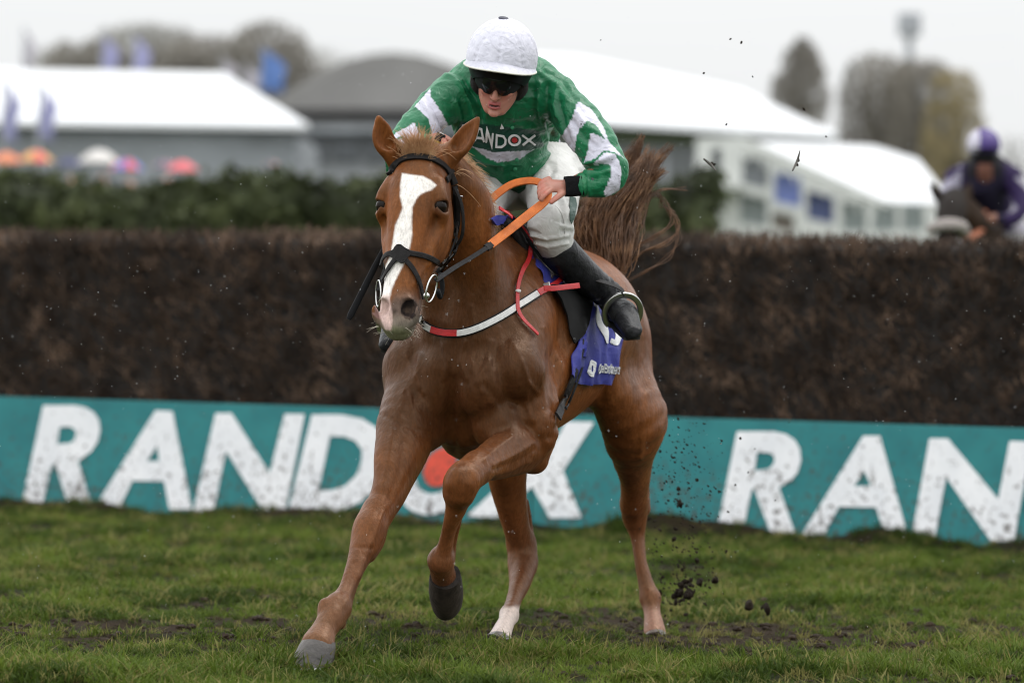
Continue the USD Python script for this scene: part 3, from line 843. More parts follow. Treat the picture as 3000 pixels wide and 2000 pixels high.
# relief: veins, wrinkles and muscle edges on the chest, shoulder, forearms and face
rel = np.zeros(len(HV))
fr = smoothstep(0.05, 0.4, front)
for amp, wd, line in [
    (-.005, 12, [(1325, 1110), (1322, 1180), (1332, 1260), (1328, 1340)]),
    (-.003, 12, [(1225, 1150), (1190, 1215), (1230, 1275), (1268, 1300)]), (-.003, 12, [(1420, 1130), (1475, 1190), (1500, 1235), (1440, 1290)]),
    (.0028, 6, [(1445, 1360), (1480, 1345), (1530, 1318), (1562, 1296)]), (-.0022, 7, [(1448, 1374), (1490, 1360), (1540, 1338), (1566, 1318)]), (.0025, 6, [(1450, 1390), (1500, 1376), (1550, 1352)]),
    (.0034, 5, [(1440, 1000), (1432, 1060), (1448, 1120), (1440, 1180)]), (.003, 4, [(1432, 1060), (1405, 1100), (1412, 1150)]), (.0034, 5, [(1230, 1040), (1222, 1100), (1238, 1150)]), (.003, 4, [(1222, 1100), (1200, 1140), (1206, 1190)]), (.003, 4, [(1530, 1060), (1548, 1120), (1540, 1180), (1560, 1230)]), (.003, 4, [(1548, 1120), (1575, 1150)]), (.003, 4, [(1300, 1010), (1312, 1060), (1302, 1110)]), (.003, 4, [(1360, 1000), (1352, 1060), (1368, 1110)]), (.0028, 4, [(1120, 1500), (1100, 1560), (1072, 1620), (1050, 1690)]), (.0028, 4, [(1500, 1280), (1460, 1310), (1420, 1345)]), (.003, 5, [(1900, 1150), (1880, 1250), (1876, 1340)]), (.0022, 5, [(1380, 900), (1392, 980), (1378, 1050), (1395, 1120)]), (.002, 4, [(1460, 960), (1470, 1030), (1450, 1090)]), (.002, 4, [(1500, 1000), (1530, 1060), (1520, 1130)]),
    (.0022, 4, [(1590, 960), (1598, 1040), (1585, 1120), (1600, 1190)]), (.002, 4, [(1190, 1040), (1210, 1100), (1180, 1150)]),
    (.002, 4, [(1260, 760), (1275, 700), (1290, 650)]), (.002, 4, [(1215, 830), (1240, 790), (1262, 770), (1258, 730)]),
    (.0016, 9, [(1150, 1260), (1140, 1340), (1120, 1430)]), (-.0016, 12, [(1185, 1290), (1175, 1370), (1140, 1460)]),
    (-.003, 6, [(1045, 1600), (1090, 1605)]), (.0025, 5, [(1060, 1640), (1040, 1700), (1010, 1770)]), (-.0025, 5, [(1040, 1650), (1018, 1712), (992, 1765)]),
    (-.004, 9, [(1632, 1060), (1628, 1180), (1606, 1280)]), (-.004, 10, [(1790, 1010), (1775, 1110), (1765, 1180)]), (-.003, 12, [(1885, 1000), (1893, 1140), (1872, 1290)]),
    (-.0025, 8, [(1100, 1205), (1150, 1228), (1230, 1260), (1262, 1268)])]:
    wd = wd * 1.75 if wd < 6 else wd
    rel += amp * 1.7 * np.exp(-(seg_d(hpx, line) / wd) ** 2) * fr
nz = meshkit.fbm(HV * 14.0, 3, 5) - 0.5
nz2 = meshkit.fbm(HV * 45.0, 2, 9) - 0.5
hu, hv_, hw = (HV - POLL) @ HA, (HV - POLL) @ HN, (HV - POLL) @ HW
is_head = (hu > -.2) & (hu < .70) & (np.abs(hw) < .24) & (hv_ > -.22) & (hv_ < .2) & (HV[:, 1] < 16.78)
rel += np.where(is_head, .0008, .003) * nz + np.where(is_head, .0006, .0012) * nz2
HV = HV + HNrm * rel[:, None]

# coat: chestnut, white blaze, pink and grey muzzle, white near hind sock
base = np.array([.138, .042, .0105])
dark = np.array([.062, .022, .0080])
lite = np.array([.24, .084, .024])
t = np.clip(0.5 + 1.6 * (meshkit.fbm(HV * 5.0, 3, 21) - .5), 0, 1)[:, None]
C = dark * (1 - t) + base * t
t2 = np.clip(1.8 * (meshkit.fbm(HV * np.array([26., 26., 9.]), 3, 33) - .42), 0, 1)[:, None] * .45
C = C * (1 - t2) + lite * t2
# legs and flanks are a little lighter and redder, the breast painted darker for shade as well as sweat
sz = HV[:, 2]
loc_s = (HV - HO) @ HF
wet = (smoothstep(.1, .4, loc_s) * smoothstep(.6, .8, sz) * (1 - smoothstep(1.2, 1.4, sz)) * ~is_head)[:, None] * .85  # mask of the shade painted on the breast, sweat included
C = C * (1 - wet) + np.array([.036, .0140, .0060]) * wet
leg = (smoothstep(.62, .30, sz) * (1 - is_head))[:, None] * .55
C = C * (1 - leg) + np.array([.078, .031, .0155]) * leg
stk = np.clip(1.9 * (meshkit.fbm(HV * np.array([60., 60., 12.]), 3, 44) - .40), 0, 1)[:, None] * .4
C = C * (1 - stk) + C * np.array([.50, .48, .50]) * stk
mud = (smoothstep(.42, .05, sz) * np.clip(meshkit.fbm(HV * 18., 3, 40) * 1.7 - .35, 0, 1))[:, None] * .5
C = C * (1 - mud) + np.array([.13, .075, .045]) * mud
ear_in = is_head & (hu < .02)
# muzzle: grey brown skin, darker towards the nostrils
mz = (smoothstep(.465, .545, hu) * is_head * smoothstep(-.02, .012, hw + .35 * (hu - .5)))[:, None] * .85
C = C * (1 - mz) + np.array([.085, .068, .062]) * mz
lip = (smoothstep(.555, .60, hu) * is_head)[:, None] * .6
C = C * (1 - lip) + np.array([.15, .135, .11]) * lip
grn = (smoothstep(.60, .625, hu) * is_head * (hv_ > -.05))[:, None] * .5
C = C * (1 - grn) + np.array([.13, .15, .06]) * grn
for sd in (-1, 1):
    inside = is_head & (np.linalg.norm((HV - hd(.550, .004, sd * .050)) / np.array([1, 1, 1]), axis=1) < .034) & (hv_ < .014)
    C[inside] = np.where(sd > 0, np.array([.010, .008, .009]), np.array([.16, .09, .085]))
eye_d = np.minimum(np.linalg.norm(HV - hd(.188, .008, .108), axis=1), np.linalg.norm(HV - hd(.188, .008, -.108), axis=1))
ed = (1 - smoothstep(.018, .034, eye_d))[:, None] * .8
C = C * (1 - ed) + np.array([.035, .022, .018]) * ed
# blaze (the picture's outline, on the front of the face only)
blaze = [(1178, 508), (1206, 512), (1238, 516), (1262, 528), (1279, 543), (1262, 557), (1236, 566), (1218, 585), (1208, 606), (1206, 640), (1207, 690), (1201, 722), (1190, 760), (1174, 790), (1158, 822), (1146, 850), (1142, 880), (1148, 910), (1150, 940), (1145, 968), (1128, 965), (1108, 915), (1092, 880), (1104, 860), (1110, 830), (1122, 795), (1134, 770), (1146, 740), (1152, 700), (1158, 660), (1171, 632), (1180, 610), (1172, 575), (1173, 540)]
jit = 1.6 * (meshkit.fbm(HV * 90., 2, 71)[:, None] - .5) * [1, 1] + 1.5 * (meshkit.fbm(HV * np.array([160., 160., 60.]), 2, 72)[:, None] - .5)
bzd = seg_d(hpx + jit, blaze + blaze[:1])
bz = np.where(in_poly(hpx + jit, blaze), bzd, -bzd)
bz = smoothstep(-3.5, 3.5, bz) * is_head * smoothstep(-.2, -.1, front) * (hv_ > -.06)
pink = smoothstep(.49, .53, hu)[:, None]
C = C * (1 - bz[:, None]) + bz[:, None] * (np.array([.74, .71, .68]) * (1 - pink) + np.array([.50, .36, .33]) * pink)
sock = smoothstep(1768, 1785, hpx[:, 1] + 8 * nz2) * (np.abs(hpx[:, 0] - 1470) < 80) * (HV[:, 1] > 17.2) * (sz < .2)
C = C * (1 - sock[:, None]) + np.array([.50, .42, .38]) * sock[:, None]
pk = smoothstep(1765, 1795, hpx[:, 1]) * (hpx[:, 0] > 1850) * (HV[:, 1] > 18) * (sz < .2) * .6
C = C * (1 - pk[:, None]) + np.array([.30, .17, .13]) * pk[:, None]

COAT = mat('horse_coat', {
    'a': ('attribute', {'attribute': 'Cd'}),
    'tc': ('texture_coordinate', {}), 'mp': ('mapping', {'scale': (1.0, 1.0, 0.35)}),
    'n': ('noise_texture', {'scale': 130.0, 'detail': 4.0, 'roughness': 0.7}),
    'n2': ('noise_texture', {'scale': 55.0, 'detail': 4.0, 'roughness': 0.6}),
    'r': ('rgb_ramp', {'ramp': [(0.3, (.72, .72, .72)), (0.7, (1.26, 1.25, 1.24))]}),
    'mx': ('mix', {'mix_type': 'multiply', 'fac': 1.0}),
    'b': ('bump', {'strength': 0.28, 'distance': 0.005}), 'b2': ('bump', {'strength': 0.30, 'distance': 0.012}),
    'rr': ('rgb_ramp', {'ramp': [(0.35, (.27, .27, .27)), (0.65, (.46, .46, .46))]}),
    'p': ('principled_bsdf', {'specular_ior_level': 0.36, 'specular_tint': (1.0, .66, .42), 'sheen_weight': 0.0}),
}, [('tc.object', 'mp.vector'), ('mp.vector', 'n.vector'), ('mp.vector', 'n2.vector'), ('n.fac', 'r.fac'), ('a.color', 'mx.color1'), ('r.color', 'mx.color2'), ('mx.color', 'p.base_color'),
    ('n.fac', 'b.height'), ('n2.fac', 'b2.height'), ('b2.normal', 'b.normal'), ('b.normal', 'p.normal'), ('n2.fac', 'rr.fac'), ('rr.color', 'p.roughness')])
HOOF = simple('hoof_horn', (.042, .036, .032), .36, .5, 22, .3, 60)
HOOFD = simple('dark_hoof_horn', (.020, .015, .012), .5, .5, 30, .3, 80, spec=.22)
STEEL = simple('bright_steel', (.58, .58, .57), .25, .1, 20, metal=1.0)
EYEM = simple('horse_eye', (.006, .004, .003), .06, .2, 30, spec=.13)

horse = thing('horse', 'chestnut racehorse with a white blaze galloping towards the camera under the jockey in green', 'horse')
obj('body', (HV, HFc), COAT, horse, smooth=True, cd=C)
for sd in (1, -1):
    e = obj('eye', sphere(hd(.186, .0065, sd * .1025), (.0240, .0240, .0215), 3, HEAD), EYEM, horse, smooth=True)


def hoof(coronet, sole, fwd, wid, dep, m, name='hoof', shoe=True, flare=1.22, flat=False, rnd=0.0):
    """A hoof from the coronet's centre to the sole's centre; wid, dep = half width and half depth at the coronet."""
    ax = unit(sole - coronet)
    fwd = unit(fwd - ax * (fwd @ ax))
    side = np.cross(ax, fwd)
    n, rows = 28, 9
    ang = np.arange(n) / n * 2 * np.pi
    v = []
    L = np.linalg.norm(sole - coronet)
    for i in range(rows):
        t = i / (rows - 1)
        k = 1 + (flare - 1) * t - (.03 if i == 0 else 0)
        toe = np.where(np.cos(ang) > 0, 1 + .38 * t * np.cos(ang), 1 - .06 * t)
        c = coronet + ax * L * t
        ripple = (1 + .008 * np.sin(9 * t * np.pi)) * (1 - rnd * max(0, t - .35) ** 2 * 2.0)
        nn = unit(ax * (1 - t) - UP * t) if flat else ax
        fw = unit(fwd - nn * (fwd @ nn))
        sw = np.cross(nn, fw)
        heel = np.where(np.cos(ang) < -.75, .90, 1.0)
        v.append(c + (fw * (np.cos(ang) * dep * k * toe * heel)[:, None] + sw * (np.sin(ang) * wid * k)[:, None]) * ripple - ax * (.018 * np.clip(-np.cos(ang), 0, 1) * (1 - t))[:, None])
    v = np.vstack(v + [[coronet - ax * .004], [sole - ax * .006]])
    f = []
    for i in range(rows - 1):
        for j in range(n):
            a, b, c, d = i * n + j, i * n + (j + 1) % n, (i + 1) * n + (j + 1) % n, (i + 1) * n + j
            f += [[a, b, c], [a, c, d]]
    k0, k1 = rows * n, rows * n + 1
    f += [[k0, (j + 1) % n, j] for j in range(n)] + [[k1, (rows - 1) * n + j, (rows - 1) * n + (j + 1) % n] for j in range(n)]
    h = obj(name, (v, np.array(f)[:, ::-1]), m, horse, smooth=50)
    if shoe:
        rim = v[(rows - 1) * n:rows * n]
        sel = [j % n for j in range(-n * 3 // 8, n * 3 // 8 + 1)]
        line = rim[sel] * .94 + sole * .06 + ax * .004
        obj('horseshoe', tube(line, .0042, 8, up=ax, w=.010, n=1), STEEL, h, smooth=40)
    return h


hoof(P(933, 1884, 16.215), P(919, 1953, 16.19), unit([-.75, -.66, 0]), .058, .056, HOOF, flat=True, flare=1.2)
hoof(P(1304, 1688, 16.74), P(1309, 1766, 16.86), unit([-.05, -.6, -.8]), .054, .054, HOOFD, flare=1.16, shoe=False, rnd=.20)
hoof(P(1461, 1876, 17.37), P(1452, 1906, 17.32), HF, .044, .044, HOOF, shoe=False)
hoof(P(1921, 1868, 18.19), P(1926, 1895, 18.14), HF, .044, .044, HOOF, shoe=False)

# mane and forelock
HAIR = mat('chestnut_hair', {'i': ('hair_info', {}), 'o': ('noise_texture', {'scale': 30.0}), 'tc': ('texture_coordinate', {}),
                             'r': ('rgb_ramp', {'ramp': [(0.25, (.22, .11, .05)), (0.5, (.42, .235, .12)), (0.75, (.60, .40, .24))]}),
                             'p': ('principled_bsdf', {'roughness': 0.45, 'specular_ior_level': 0.4})},
           [('tc.object', 'o.vector'), ('o.fac', 'r.fac'), ('r.color', 'p.base_color')])
TAILM = mat('tail_hair_brown', {'o': ('noise_texture', {'scale': 16.0, 'detail': 4.0}), 'tc': ('texture_coordinate', {}),
                                'r': ('rgb_ramp', {'ramp': [(0.3, (.042, .020, .010)), (0.55, (.105, .050, .024)), (0.75, (.25, .135, .068))]}),
                                'p': ('principled_bsdf', {'roughness': 0.5, 'specular_ior_level': 0.35})},
            [('tc.object', 'o.vector'), ('o.fac', 'r.fac'), ('r.color', 'p.base_color')])
rg = np.random.default_rng(3)
MTREE = HV[::3]
MT = cKDTree(MTREE)
st, wd = [], []
for i in range(900):                    # forelock: a tuft blown up between the ears
    a = rg.uniform(0, 2 * np.pi)
    root = hd(rg.uniform(-.02, .045), .03 + rg.uniform(-.02, .01), rg.normal(0.0, .022))
    n = 7
    d = unit(UP * rg.uniform(.5, 1.1) + HW * rg.normal(.05, .55) + HN * rg.uniform(-.1, .55))
    L = rg.uniform(.04, .10)
    bend = HN * rg.uniform(-.2, .5) - UP * rg.uniform(.0, .9) + HW * rg.normal(0, .3)
    s = np.linspace(0, 1, n)[:, None]
    st.append(root + d * L * s + bend * L * .5 * s * s)
    wd.append(.0022 * (1 - .75 * s[:, 0]))
for i in range(1500):                    # mane along the crest, lying to the horse's left
    t = rg.uniform(0, 1)
    crest = catmull([P(1290, 470, 16.72), P(1338, 520, 16.80), P(1378, 570, 16.87), P(1412, 615, 16.95), P(1436, 655, 17.05)], 12)
    k = t * (len(crest) - 1)
    c = crest[int(k)] * (1 - k % 1) + crest[min(int(k) + 1, len(crest) - 1)] * (k % 1)
    root = MTREE[MT.query(c + np.array([rg.normal(-.004, .010), rg.normal(0, .03), rg.normal(0, .012)]))[1]]
    d = unit(np.array([.55 + rg.normal(0, .25), -.10 + rg.normal(0, .3), .50 + rg.normal(0, .35)]))
    L = rg.uniform(.025, .07)
    s = np.linspace(0, 1, 6)[:, None]
    st.append(root + d * L * s + (np.array([.25, .1, -.9]) * L * .8) * s * s)
    wd.append(.0022 * (1 - .7 * s[:, 0]))
curves('mane', st, wd, HAIR, horse)
st, wd = [], []
for i in range(110):                    # whiskers on the muzzle
    sd = rg.choice([-1, 1])
    root = hd(rg.uniform(.50, .615), rg.uniform(-.07, .0), sd * rg.uniform(.035, .066))
    if rg.random() < .4:
        root = hd(.612, rg.uniform(-.08, -.01), rg.uniform(-.04, .04))
    if (root - POLL) @ HN > -.03 and .51 < (root - POLL) @ HA < .59:
        continue
    d = unit(HW * sd * rg.uniform(.3, 1) + HA * rg.uniform(-.2, .8) + HN * rg.uniform(-.5, .3))
    L = rg.uniform(.015, .04)
    s = np.linspace(0, 1, 4)[:, None]
    st.append(root + d * L * s + HA * L * .2 * s * s)
    wd.append(.0011 * (1 - .6 * s[:, 0]))
curves('whisker', st, wd, simple('whisker_hair', (.5, .44, .36), .5), horse)
# tail: dock lifted, hair flung up and out
st, wd = [], []
dock = catmull([hp(-1.10, 0, 1.17), hp(-1.17, .0, 1.27), P(1770, 690, 18.42), P(1800, 610, 18.46)], 8)
LOCKS = [[(1745, 775), (1738, 680), (1790, 560), (1835, 440)], [(1760, 775), (1768, 660), (1828, 540), (1886, 380)], [(1770, 775), (1795, 660), (1855, 540), (1905, 418)], [(1780, 775), (1795, 660), (1855, 540), (1928, 424)],
         [(1790, 780), (1808, 660), (1868, 540), (1988, 402)], [(1792, 785), (1818, 650), (1862, 565), (1966, 495)], [(1755, 772), (1718, 680), (1738, 600), (1805, 510)], [(1765, 772), (1742, 650), (1795, 520), (1862, 425)],
         [(1800, 785), (1815, 700), (1848, 600), (1945, 462)], [(1775, 775), (1780, 640), (1835, 500), (1876, 405)], [(1785, 780), (1800, 690), (1850, 600), (1915, 500)], [(1750, 775), (1710, 700), (1715, 640), (1745, 575)],
         [(1770, 775), (1760, 690), (1790, 610), (1850, 520)], [(1795, 785), (1822, 690), (1856, 610), (1905, 535)]]
for li, L_ in enumerate(LOCKS):
    y0 = 18.40 + .05 * math.sin(li * 2.1)
    base_c = catmull([P(x, y, y0 + .02 * j + .05 * math.sin(li * 1.3 + j)) for j, (x, y) in enumerate(L_)], 6)
    nseg = len(base_c)
    tt = np.linspace(0, 1, nseg)
    env = (.030 + .030 * np.sin(np.pi * np.minimum(tt * 1.15, 1)) - .026 * tt)[:, None]
    wob = np.stack([np.sin(tt * 7 + li), np.cos(tt * 5 + li * 2), np.sin(tt * 6 + li * 3)], 1) * .008
    for i in range(190):
        e = int(nseg * rg.uniform(.72, 1.0))
        off = rg.normal(0, .55, 3)
        c = base_c + off * env + wob * rg.normal(1, .4) + np.cumsum(rg.normal(0, .0022, (nseg, 3)), 0)
        c = c[:max(e, 4)]
        st.append(c)
        wd.append(.0040 * (1 - .65 * np.linspace(0, 1, len(c))))
for line in ([(1800, 790), (1850, 730), (1920, 690), (1965, 650), (1950, 600), (1925, 570), (1880, 590)], [(1815, 800), (1880, 740), (1950, 710), (1985, 670), (1970, 620), (1940, 600)],
             [(1810, 780), (1850, 640), (1900, 580), (1940, 556), (2010, 555)], [(1790, 770), (1840, 660), (1890, 590), (1930, 570), (1935, 610)],
             [(1830, 830), (1900, 790), (1960, 750), (1985, 700), (1975, 650)], [(1790, 760), (1740, 690), (1760, 660), (1860, 670)],
             [(1780, 770), (1730, 720), (1715, 640), (1730, 580)], [(1785, 770), (1750, 700), (1745, 620), (1760, 560)]):
    for r in range(9):
        c = catmull([P(x + rg.normal(0, 4), y + rg.normal(0, 4), 18.42 + .02 * j + rg.normal(0, .01)) for j, (x, y) in enumerate(line)], 5)
        st.append(c)
        wd.append(.0028 * (1 - .6 * np.linspace(0, 1, len(c))))
curves('tail', st, wd, TAILM, horse)
obj('tail_dock', tube(dock, np.linspace(.045, .022, len(dock)), 12, n=1), TAILM, horse, smooth=True)
# ------------------------------------------------------------ laying straps and cloth on a surface
class Skin:
    """Finds the place on a surface that the photograph shows at a pixel."""

    def __init__(self, V, F):
        self.V, self.N = V, vnormals(V, F)
        q = c_o - V
        q /= np.linalg.norm(q, axis=1, keepdims=True)
        sel = (self.N * q).sum(1) > .02
        self.v, self.n = V[sel], self.N[sel]
        self.t2, self.t3 = cKDTree(PIX(self.v)), cKDTree(V)

    def at(self, px, off=0.0, k=24, smooth_n=True):
        px = np.atleast_2d(np.asarray(px, float))
        d, i = self.t2.query(px, k=k)
        y = self.v[i][..., 1]
        w = 1 / (d + 1.5) ** 2
        ymin = np.min(np.where(d < d[:, :1] + 9, y, 99), axis=1, keepdims=True)
        w = w * (y < ymin + .035)
        w /= w.sum(1, keepdims=True)
        Y = (w * y).sum(1)
        n = (w[..., None] * self.n[i]).sum(1)
        n /= np.linalg.norm(n, axis=1, keepdims=True)
        p = np.array([P(a, b, c) for (a, b), c in zip(px, Y)])
        return p + n * off, n

    def snap(self, p, off=0.0):
        p = np.atleast_2d(np.asarray(p, float))
        d, i = self.t3.query(p, k=6)
        w = 1 / (d + .002)
        w /= w.sum(1, keepdims=True)
        q, n = (w[..., None] * self.V[i]).sum(1), (w[..., None] * self.N[i]).sum(1)
        n /= np.linalg.norm(n, axis=1, keepdims=True)
        return q + n * off, n


def px_curve(pts, step=6):
    c = catmull(pts, 8) if len(pts) > 2 else np.array(pts, float)
    d = np.r_[0, np.cumsum(np.linalg.norm(np.diff(c, axis=0), axis=1))]
    t = np.linspace(0, d[-1], max(3, int(d[-1] / step)))
    return np.stack([np.interp(t, d, c[:, 0]), np.interp(t, d, c[:, 1])], 1)


def strap_on(skin, pts, w, th=.003, off=.004, ext=None, step=7):
    """A strap over the surface through pixels, optionally with points in space before and after (snapped)."""
    p, n = skin.at(px_curve(pts, step), off)
    p = ndimage.uniform_filter1d(p, 5, axis=0, mode='nearest') if len(p) > 8 else p
    if ext:
        for at_end, q in ext:
            q, qn = skin.snap(q, off)
            p, n = (np.vstack([p, q]), np.vstack([n, qn])) if at_end else (np.vstack([q, p]), np.vstack([qn, n]))
    return tube(p, th, 8, up=n, w=w, n=2)


def decal(skin, poly, off=.004, th=.003, holes=(), step=5.0, lift=None, hem=0.0):
    """A sheet of cloth or print lying on the surface inside a pixel outline."""
    pg = Polygon(poly, holes).buffer(0)
    x0, y0, x1, y1 = pg.bounds
    from shapely.geometry import Point
    from shapely import contains_xy
    bd = []
    geoms = getattr(pg, 'geoms', [pg])
    out = []
    for g in geoms:
        rings = [g.exterior] + list(g.interiors)
        loops = [np.array([r.interpolate(t).coords[0] for t in np.linspace(0, r.length, max(6, int(r.length / step)), endpoint=False)]) for r in rings]
        gg = Polygon(loops[0], loops[1:]).buffer(0)
        if gg.is_empty or gg.geom_type != 'Polygon':
            gg = g
            loops = [np.array(r.coords)[:-1] for r in rings]
        X_, Y_ = np.meshgrid(np.arange(x0 + step / 2, x1, step), np.arange(y0 + step / 2, y1, step))
        ip = np.stack([X_.ravel(), Y_.ravel()], 1)
        ip = ip[contains_xy(gg.buffer(-step * .45), ip[:, 0], ip[:, 1])] if len(ip) else ip
        pts = np.vstack(loops + ([ip] if len(ip) else []))
        from scipy.spatial import Delaunay
        tr = Delaunay(pts).simplices
        c = pts[tr].mean(1)
        tr = tr[contains_xy(gg, c[:, 0], c[:, 1])]
        a, b, cc = pts[tr[:, 0]], pts[tr[:, 1]], pts[tr[:, 2]]
        cr = (b[:, 0] - a[:, 0]) * (cc[:, 1] - a[:, 1]) - (b[:, 1] - a[:, 1]) * (cc[:, 0] - a[:, 0])
        tr = tr[np.abs(cr) > 1e-6]
        cr = cr[np.abs(cr) > 1e-6]
        tr[cr > 0] = tr[cr > 0][:, ::-1]
        p, n = skin.at(pts, 0)
        o = np.full(len(pts), off) if lift is None else off + lift(pts)
        top, bot = p + n * o[:, None], p + n * (o - th)[:, None]
        m = len(pts)
        fs = [tr, tr[:, ::-1] + m]
        s = 0
        for lp in loops:
            k = np.arange(len(lp)) + s
            k2 = np.roll(k, -1)
            fs += [np.stack([k, k2, k2 + m], 1), np.stack([k, k2 + m, k + m], 1)]
            s += len(lp)
        out.append((np.vstack([top, bot]), np.vstack(fs)))
    return join(*out)


HS = Skin(HV, HFc)
LEATHER = simple('black_leather', (.009, .008, .008), .45, .5, 60, .3, 200, spec=.14)
LEATHW = simple('worn_black_rubber', (.011, .011, .012), .55, .4, 50, .3, 150, spec=.12)
ORANGE = mat('orange_rubber_grip', {'tc': ('texture_coordinate', {}), 'w': ('noise_texture', {'scale': 420.0, 'detail': 1.0}), 'n': ('noise_texture', {'scale': 25.0, 'detail': 3.0}), 'r': ('rgb_ramp', {'ramp': [(0.3, (.42, .095, .012)), (0.7, (.60, .155, .022))]}),
                                    'b': ('bump', {'strength': 0.7, 'distance': 0.003}), 'p': ('principled_bsdf', {'roughness': 0.55, 'specular_ior_level': 0.35})},
             [('tc.object', 'w.vector'), ('tc.object', 'n.vector'), ('n.fac', 'r.fac'), ('r.color', 'p.base_color'), ('w.fac', 'b.height'), ('b.normal', 'p.normal')])
WWEB = simple('white_girth_webbing', (.62, .61, .60), .6, .12, 90, .3, 300)
REDS = simple('red_strap', (.40, .013, .016), .4, .15, 40, .2, 200)
BLUEC = simple('blue_number_cloth', (.030, .035, .24), .6, .22, 12, .25, 70)
WPRINT = simple('white_cloth_print', (.74, .74, .76), .6, .05, 30)

# ---- bridle
br = thing('bridle', 'black leather bridle with a figure of eight noseband on the chestnut horse', 'bridle')
obj('browband', strap_on(HS, [(1141, 515), (1160, 482), (1200, 463), (1250, 463), (1290, 480), (1316, 508), (1331, 543)], .0115, .006, .0055), LEATHER, br, smooth=50)
hl = [hd(.075, -.03, .10), hd(.03, -.08, .085), hd(-.02, -.12, .06), hd(-.05, -.13, 0), hd(-.02, -.12, -.06), hd(.03, -.08, -.085), hd(.075, -.03, -.10)]
q_, n_ = HS.snap(np.array(hl), .006)
obj('headpiece', tube(q_, .003, 8, up=n_, w=.011), LEATHER, br, smooth=50)
obj('cheekpiece', strap_on(HS, [(1329, 540), (1338, 595), (1340, 640), (1333, 690), (1315, 740), (1297, 782), (1282, 806)], .0105, .003, .006), LEATHER, br, smooth=50)
obj('cheekpiece', strap_on(HS, [(1334, 560), (1343, 610), (1344, 655), (1334, 705), (1318, 752), (1300, 790)], .0085, .003, .012), LEATHER, br, smooth=50)
hl2 = [hd(.10, .0, -.10), hd(.2, -.06, -.115), hd(.32, -.06, -.10), hd(.42, -.05, -.075), hd(.49, -.05, -.07)]
q_, n_ = HS.snap(np.array(hl2), .006)
obj('cheekpiece', tube(q_, .003, 8, up=n_, w=.0075), LEATHER, br, smooth=50)
thr = np.array([P(1332, 548, 16.56), P(1352, 600, 16.57), P(1357, 660, 16.58), P(1350, 700, 16.60), P(1325, 735, 16.63)])
obj('throatlash', tube(thr, .003, 8, up=(.6, -.8, 0), w=.006), LEATHER, br, smooth=50)
for (x, y) in ((1329, 566), (1345, 577), (1311, 768), (1336, 700), (1322, 735)):
    c, n = HS.at((x, y), .013)
    c, n = c[0], n[0]
    a = unit(np.cross(n, [0, .2, 1]))
    b = np.cross(n, a)
    if y < 600 or y == 768:
        obj('buckle', tube([c + a * s * .008 + b * t * .011 for s, t in ((-1, -1), (1, -1), (1, 1), (-1, 1), (-1, -1))], .0016, 6, n=1), STEEL, br, smooth=40)
    else:
        obj('keeper', boxm(c - n * .002, (.020, .010, .008), np.stack([a, b, n]), .002), LEATHER, br)
obj('noseband', strap_on(HS, [(1194, 742), (1215, 745), (1250, 753), (1283, 769), (1296, 776)], .0095, .0035, .0085), LEATHER, br, smooth=50)
obj('noseband', strap_on(HS, [(1158, 742), (1142, 745), (1129, 757), (1121, 780)], .0085, .0035, .0085), LEATHER, br, smooth=50)
obj('noseband', strap_on(HS, [(1184, 757), (1203, 782), (1219, 812), (1229, 845), (1234, 880)], .0085, .0035, .0085), LEATHER, br, smooth=50)
obj('noseband', strap_on(HS, [(1164, 757), (1149, 778), (1136, 800), (1124, 826)], .0085, .0035, .0085), LEATHER, br, smooth=50)
pad = [(1175 + 25 * math.cos(a) * (1 + .14 * math.cos(4 * a + .6)), 745 + 25 * math.sin(a) * (1 + .14 * math.cos(4 * a + .6))) for a in np.linspace(0, 2 * np.pi, 28, endpoint=False)]
obj('noseband_pad', decal(HS, pad, .0125, .007, step=7), LEATHER, br, smooth=40)


def bit_ring(c, ax1, ax2, name='bit_ring'):
    k = np.linspace(0, 2 * np.pi, 33)
    return obj(name, tube([c + ax1 * math.cos(a) + ax2 * math.sin(a) for a in k], .0030, 8, up=np.cross(ax1, ax2), n=1, cap=False), STEEL, br, smooth=True)


rc = P(1264, 845, 16.36)
bit_ring(rc, .046 * unit([.22, .1, 1.0]), .034 * unit([.42, .90, -.05]))
obj('bit_cheek', sphere(P(1249, 866, 16.345), (.011, .010, .011), 2), STEEL, br, smooth=True)
rcl = hd(.475, -.05, -.092)
bit_ring(rcl, .044 * unit([.0, .1, 1.0]), .034 * unit([-.25, .95, .0]))
obj('curb_strap', tube([P(1290, 800, 16.42), P(1296, 840, 16.43), P(1290, 870, 16.43), P(1282, 850, 16.40)], .0085, 8), LEATHW, br, smooth=True)
# ---- reins
rn = thing('reins', 'orange rubber grip reins running from the bit rings to the green jockey', 'reins')
R0 = P(1276, 822, 16.38)
obj('leather_strap', tube([R0, P(1330, 785, 16.46), P(1385, 752, 16.60), P(1432, 722, 16.70)], .0022, 8, up=(0, -1, .4), w=.0085), LEATHW, rn, smooth=50)
obj('loop', tube([P(1424, 727, 16.69), P(1440, 716, 16.71)], .0065, 8, up=(0, -1, .3), w=.013, n=1), LEATHER, rn, smooth=50)
obj('grip', tube([P(1436, 718, 16.705), P(1500, 668, 16.79), P(1560, 620, 16.85), P(1590, 596, 16.875), P(1604, 580, 16.885), P(1606, 560, 16.90), P(1600, 545, 16.92)], .0055, 10, up=(.1, -.9, .3), w=[.015, .0155, .0155, .0145, .0135, .012, .012]), ORANGE, rn, smooth=50)
obj('grip', tube([P(1600, 548, 16.93), P(1580, 534, 16.94), P(1545, 530, 16.95), P(1500, 540, 16.95), P(1460, 566, 16.94), P(1432, 592, 16.92)], .0055, 10, up=(0, -.8, .5), w=.0135), ORANGE, rn, smooth=50)
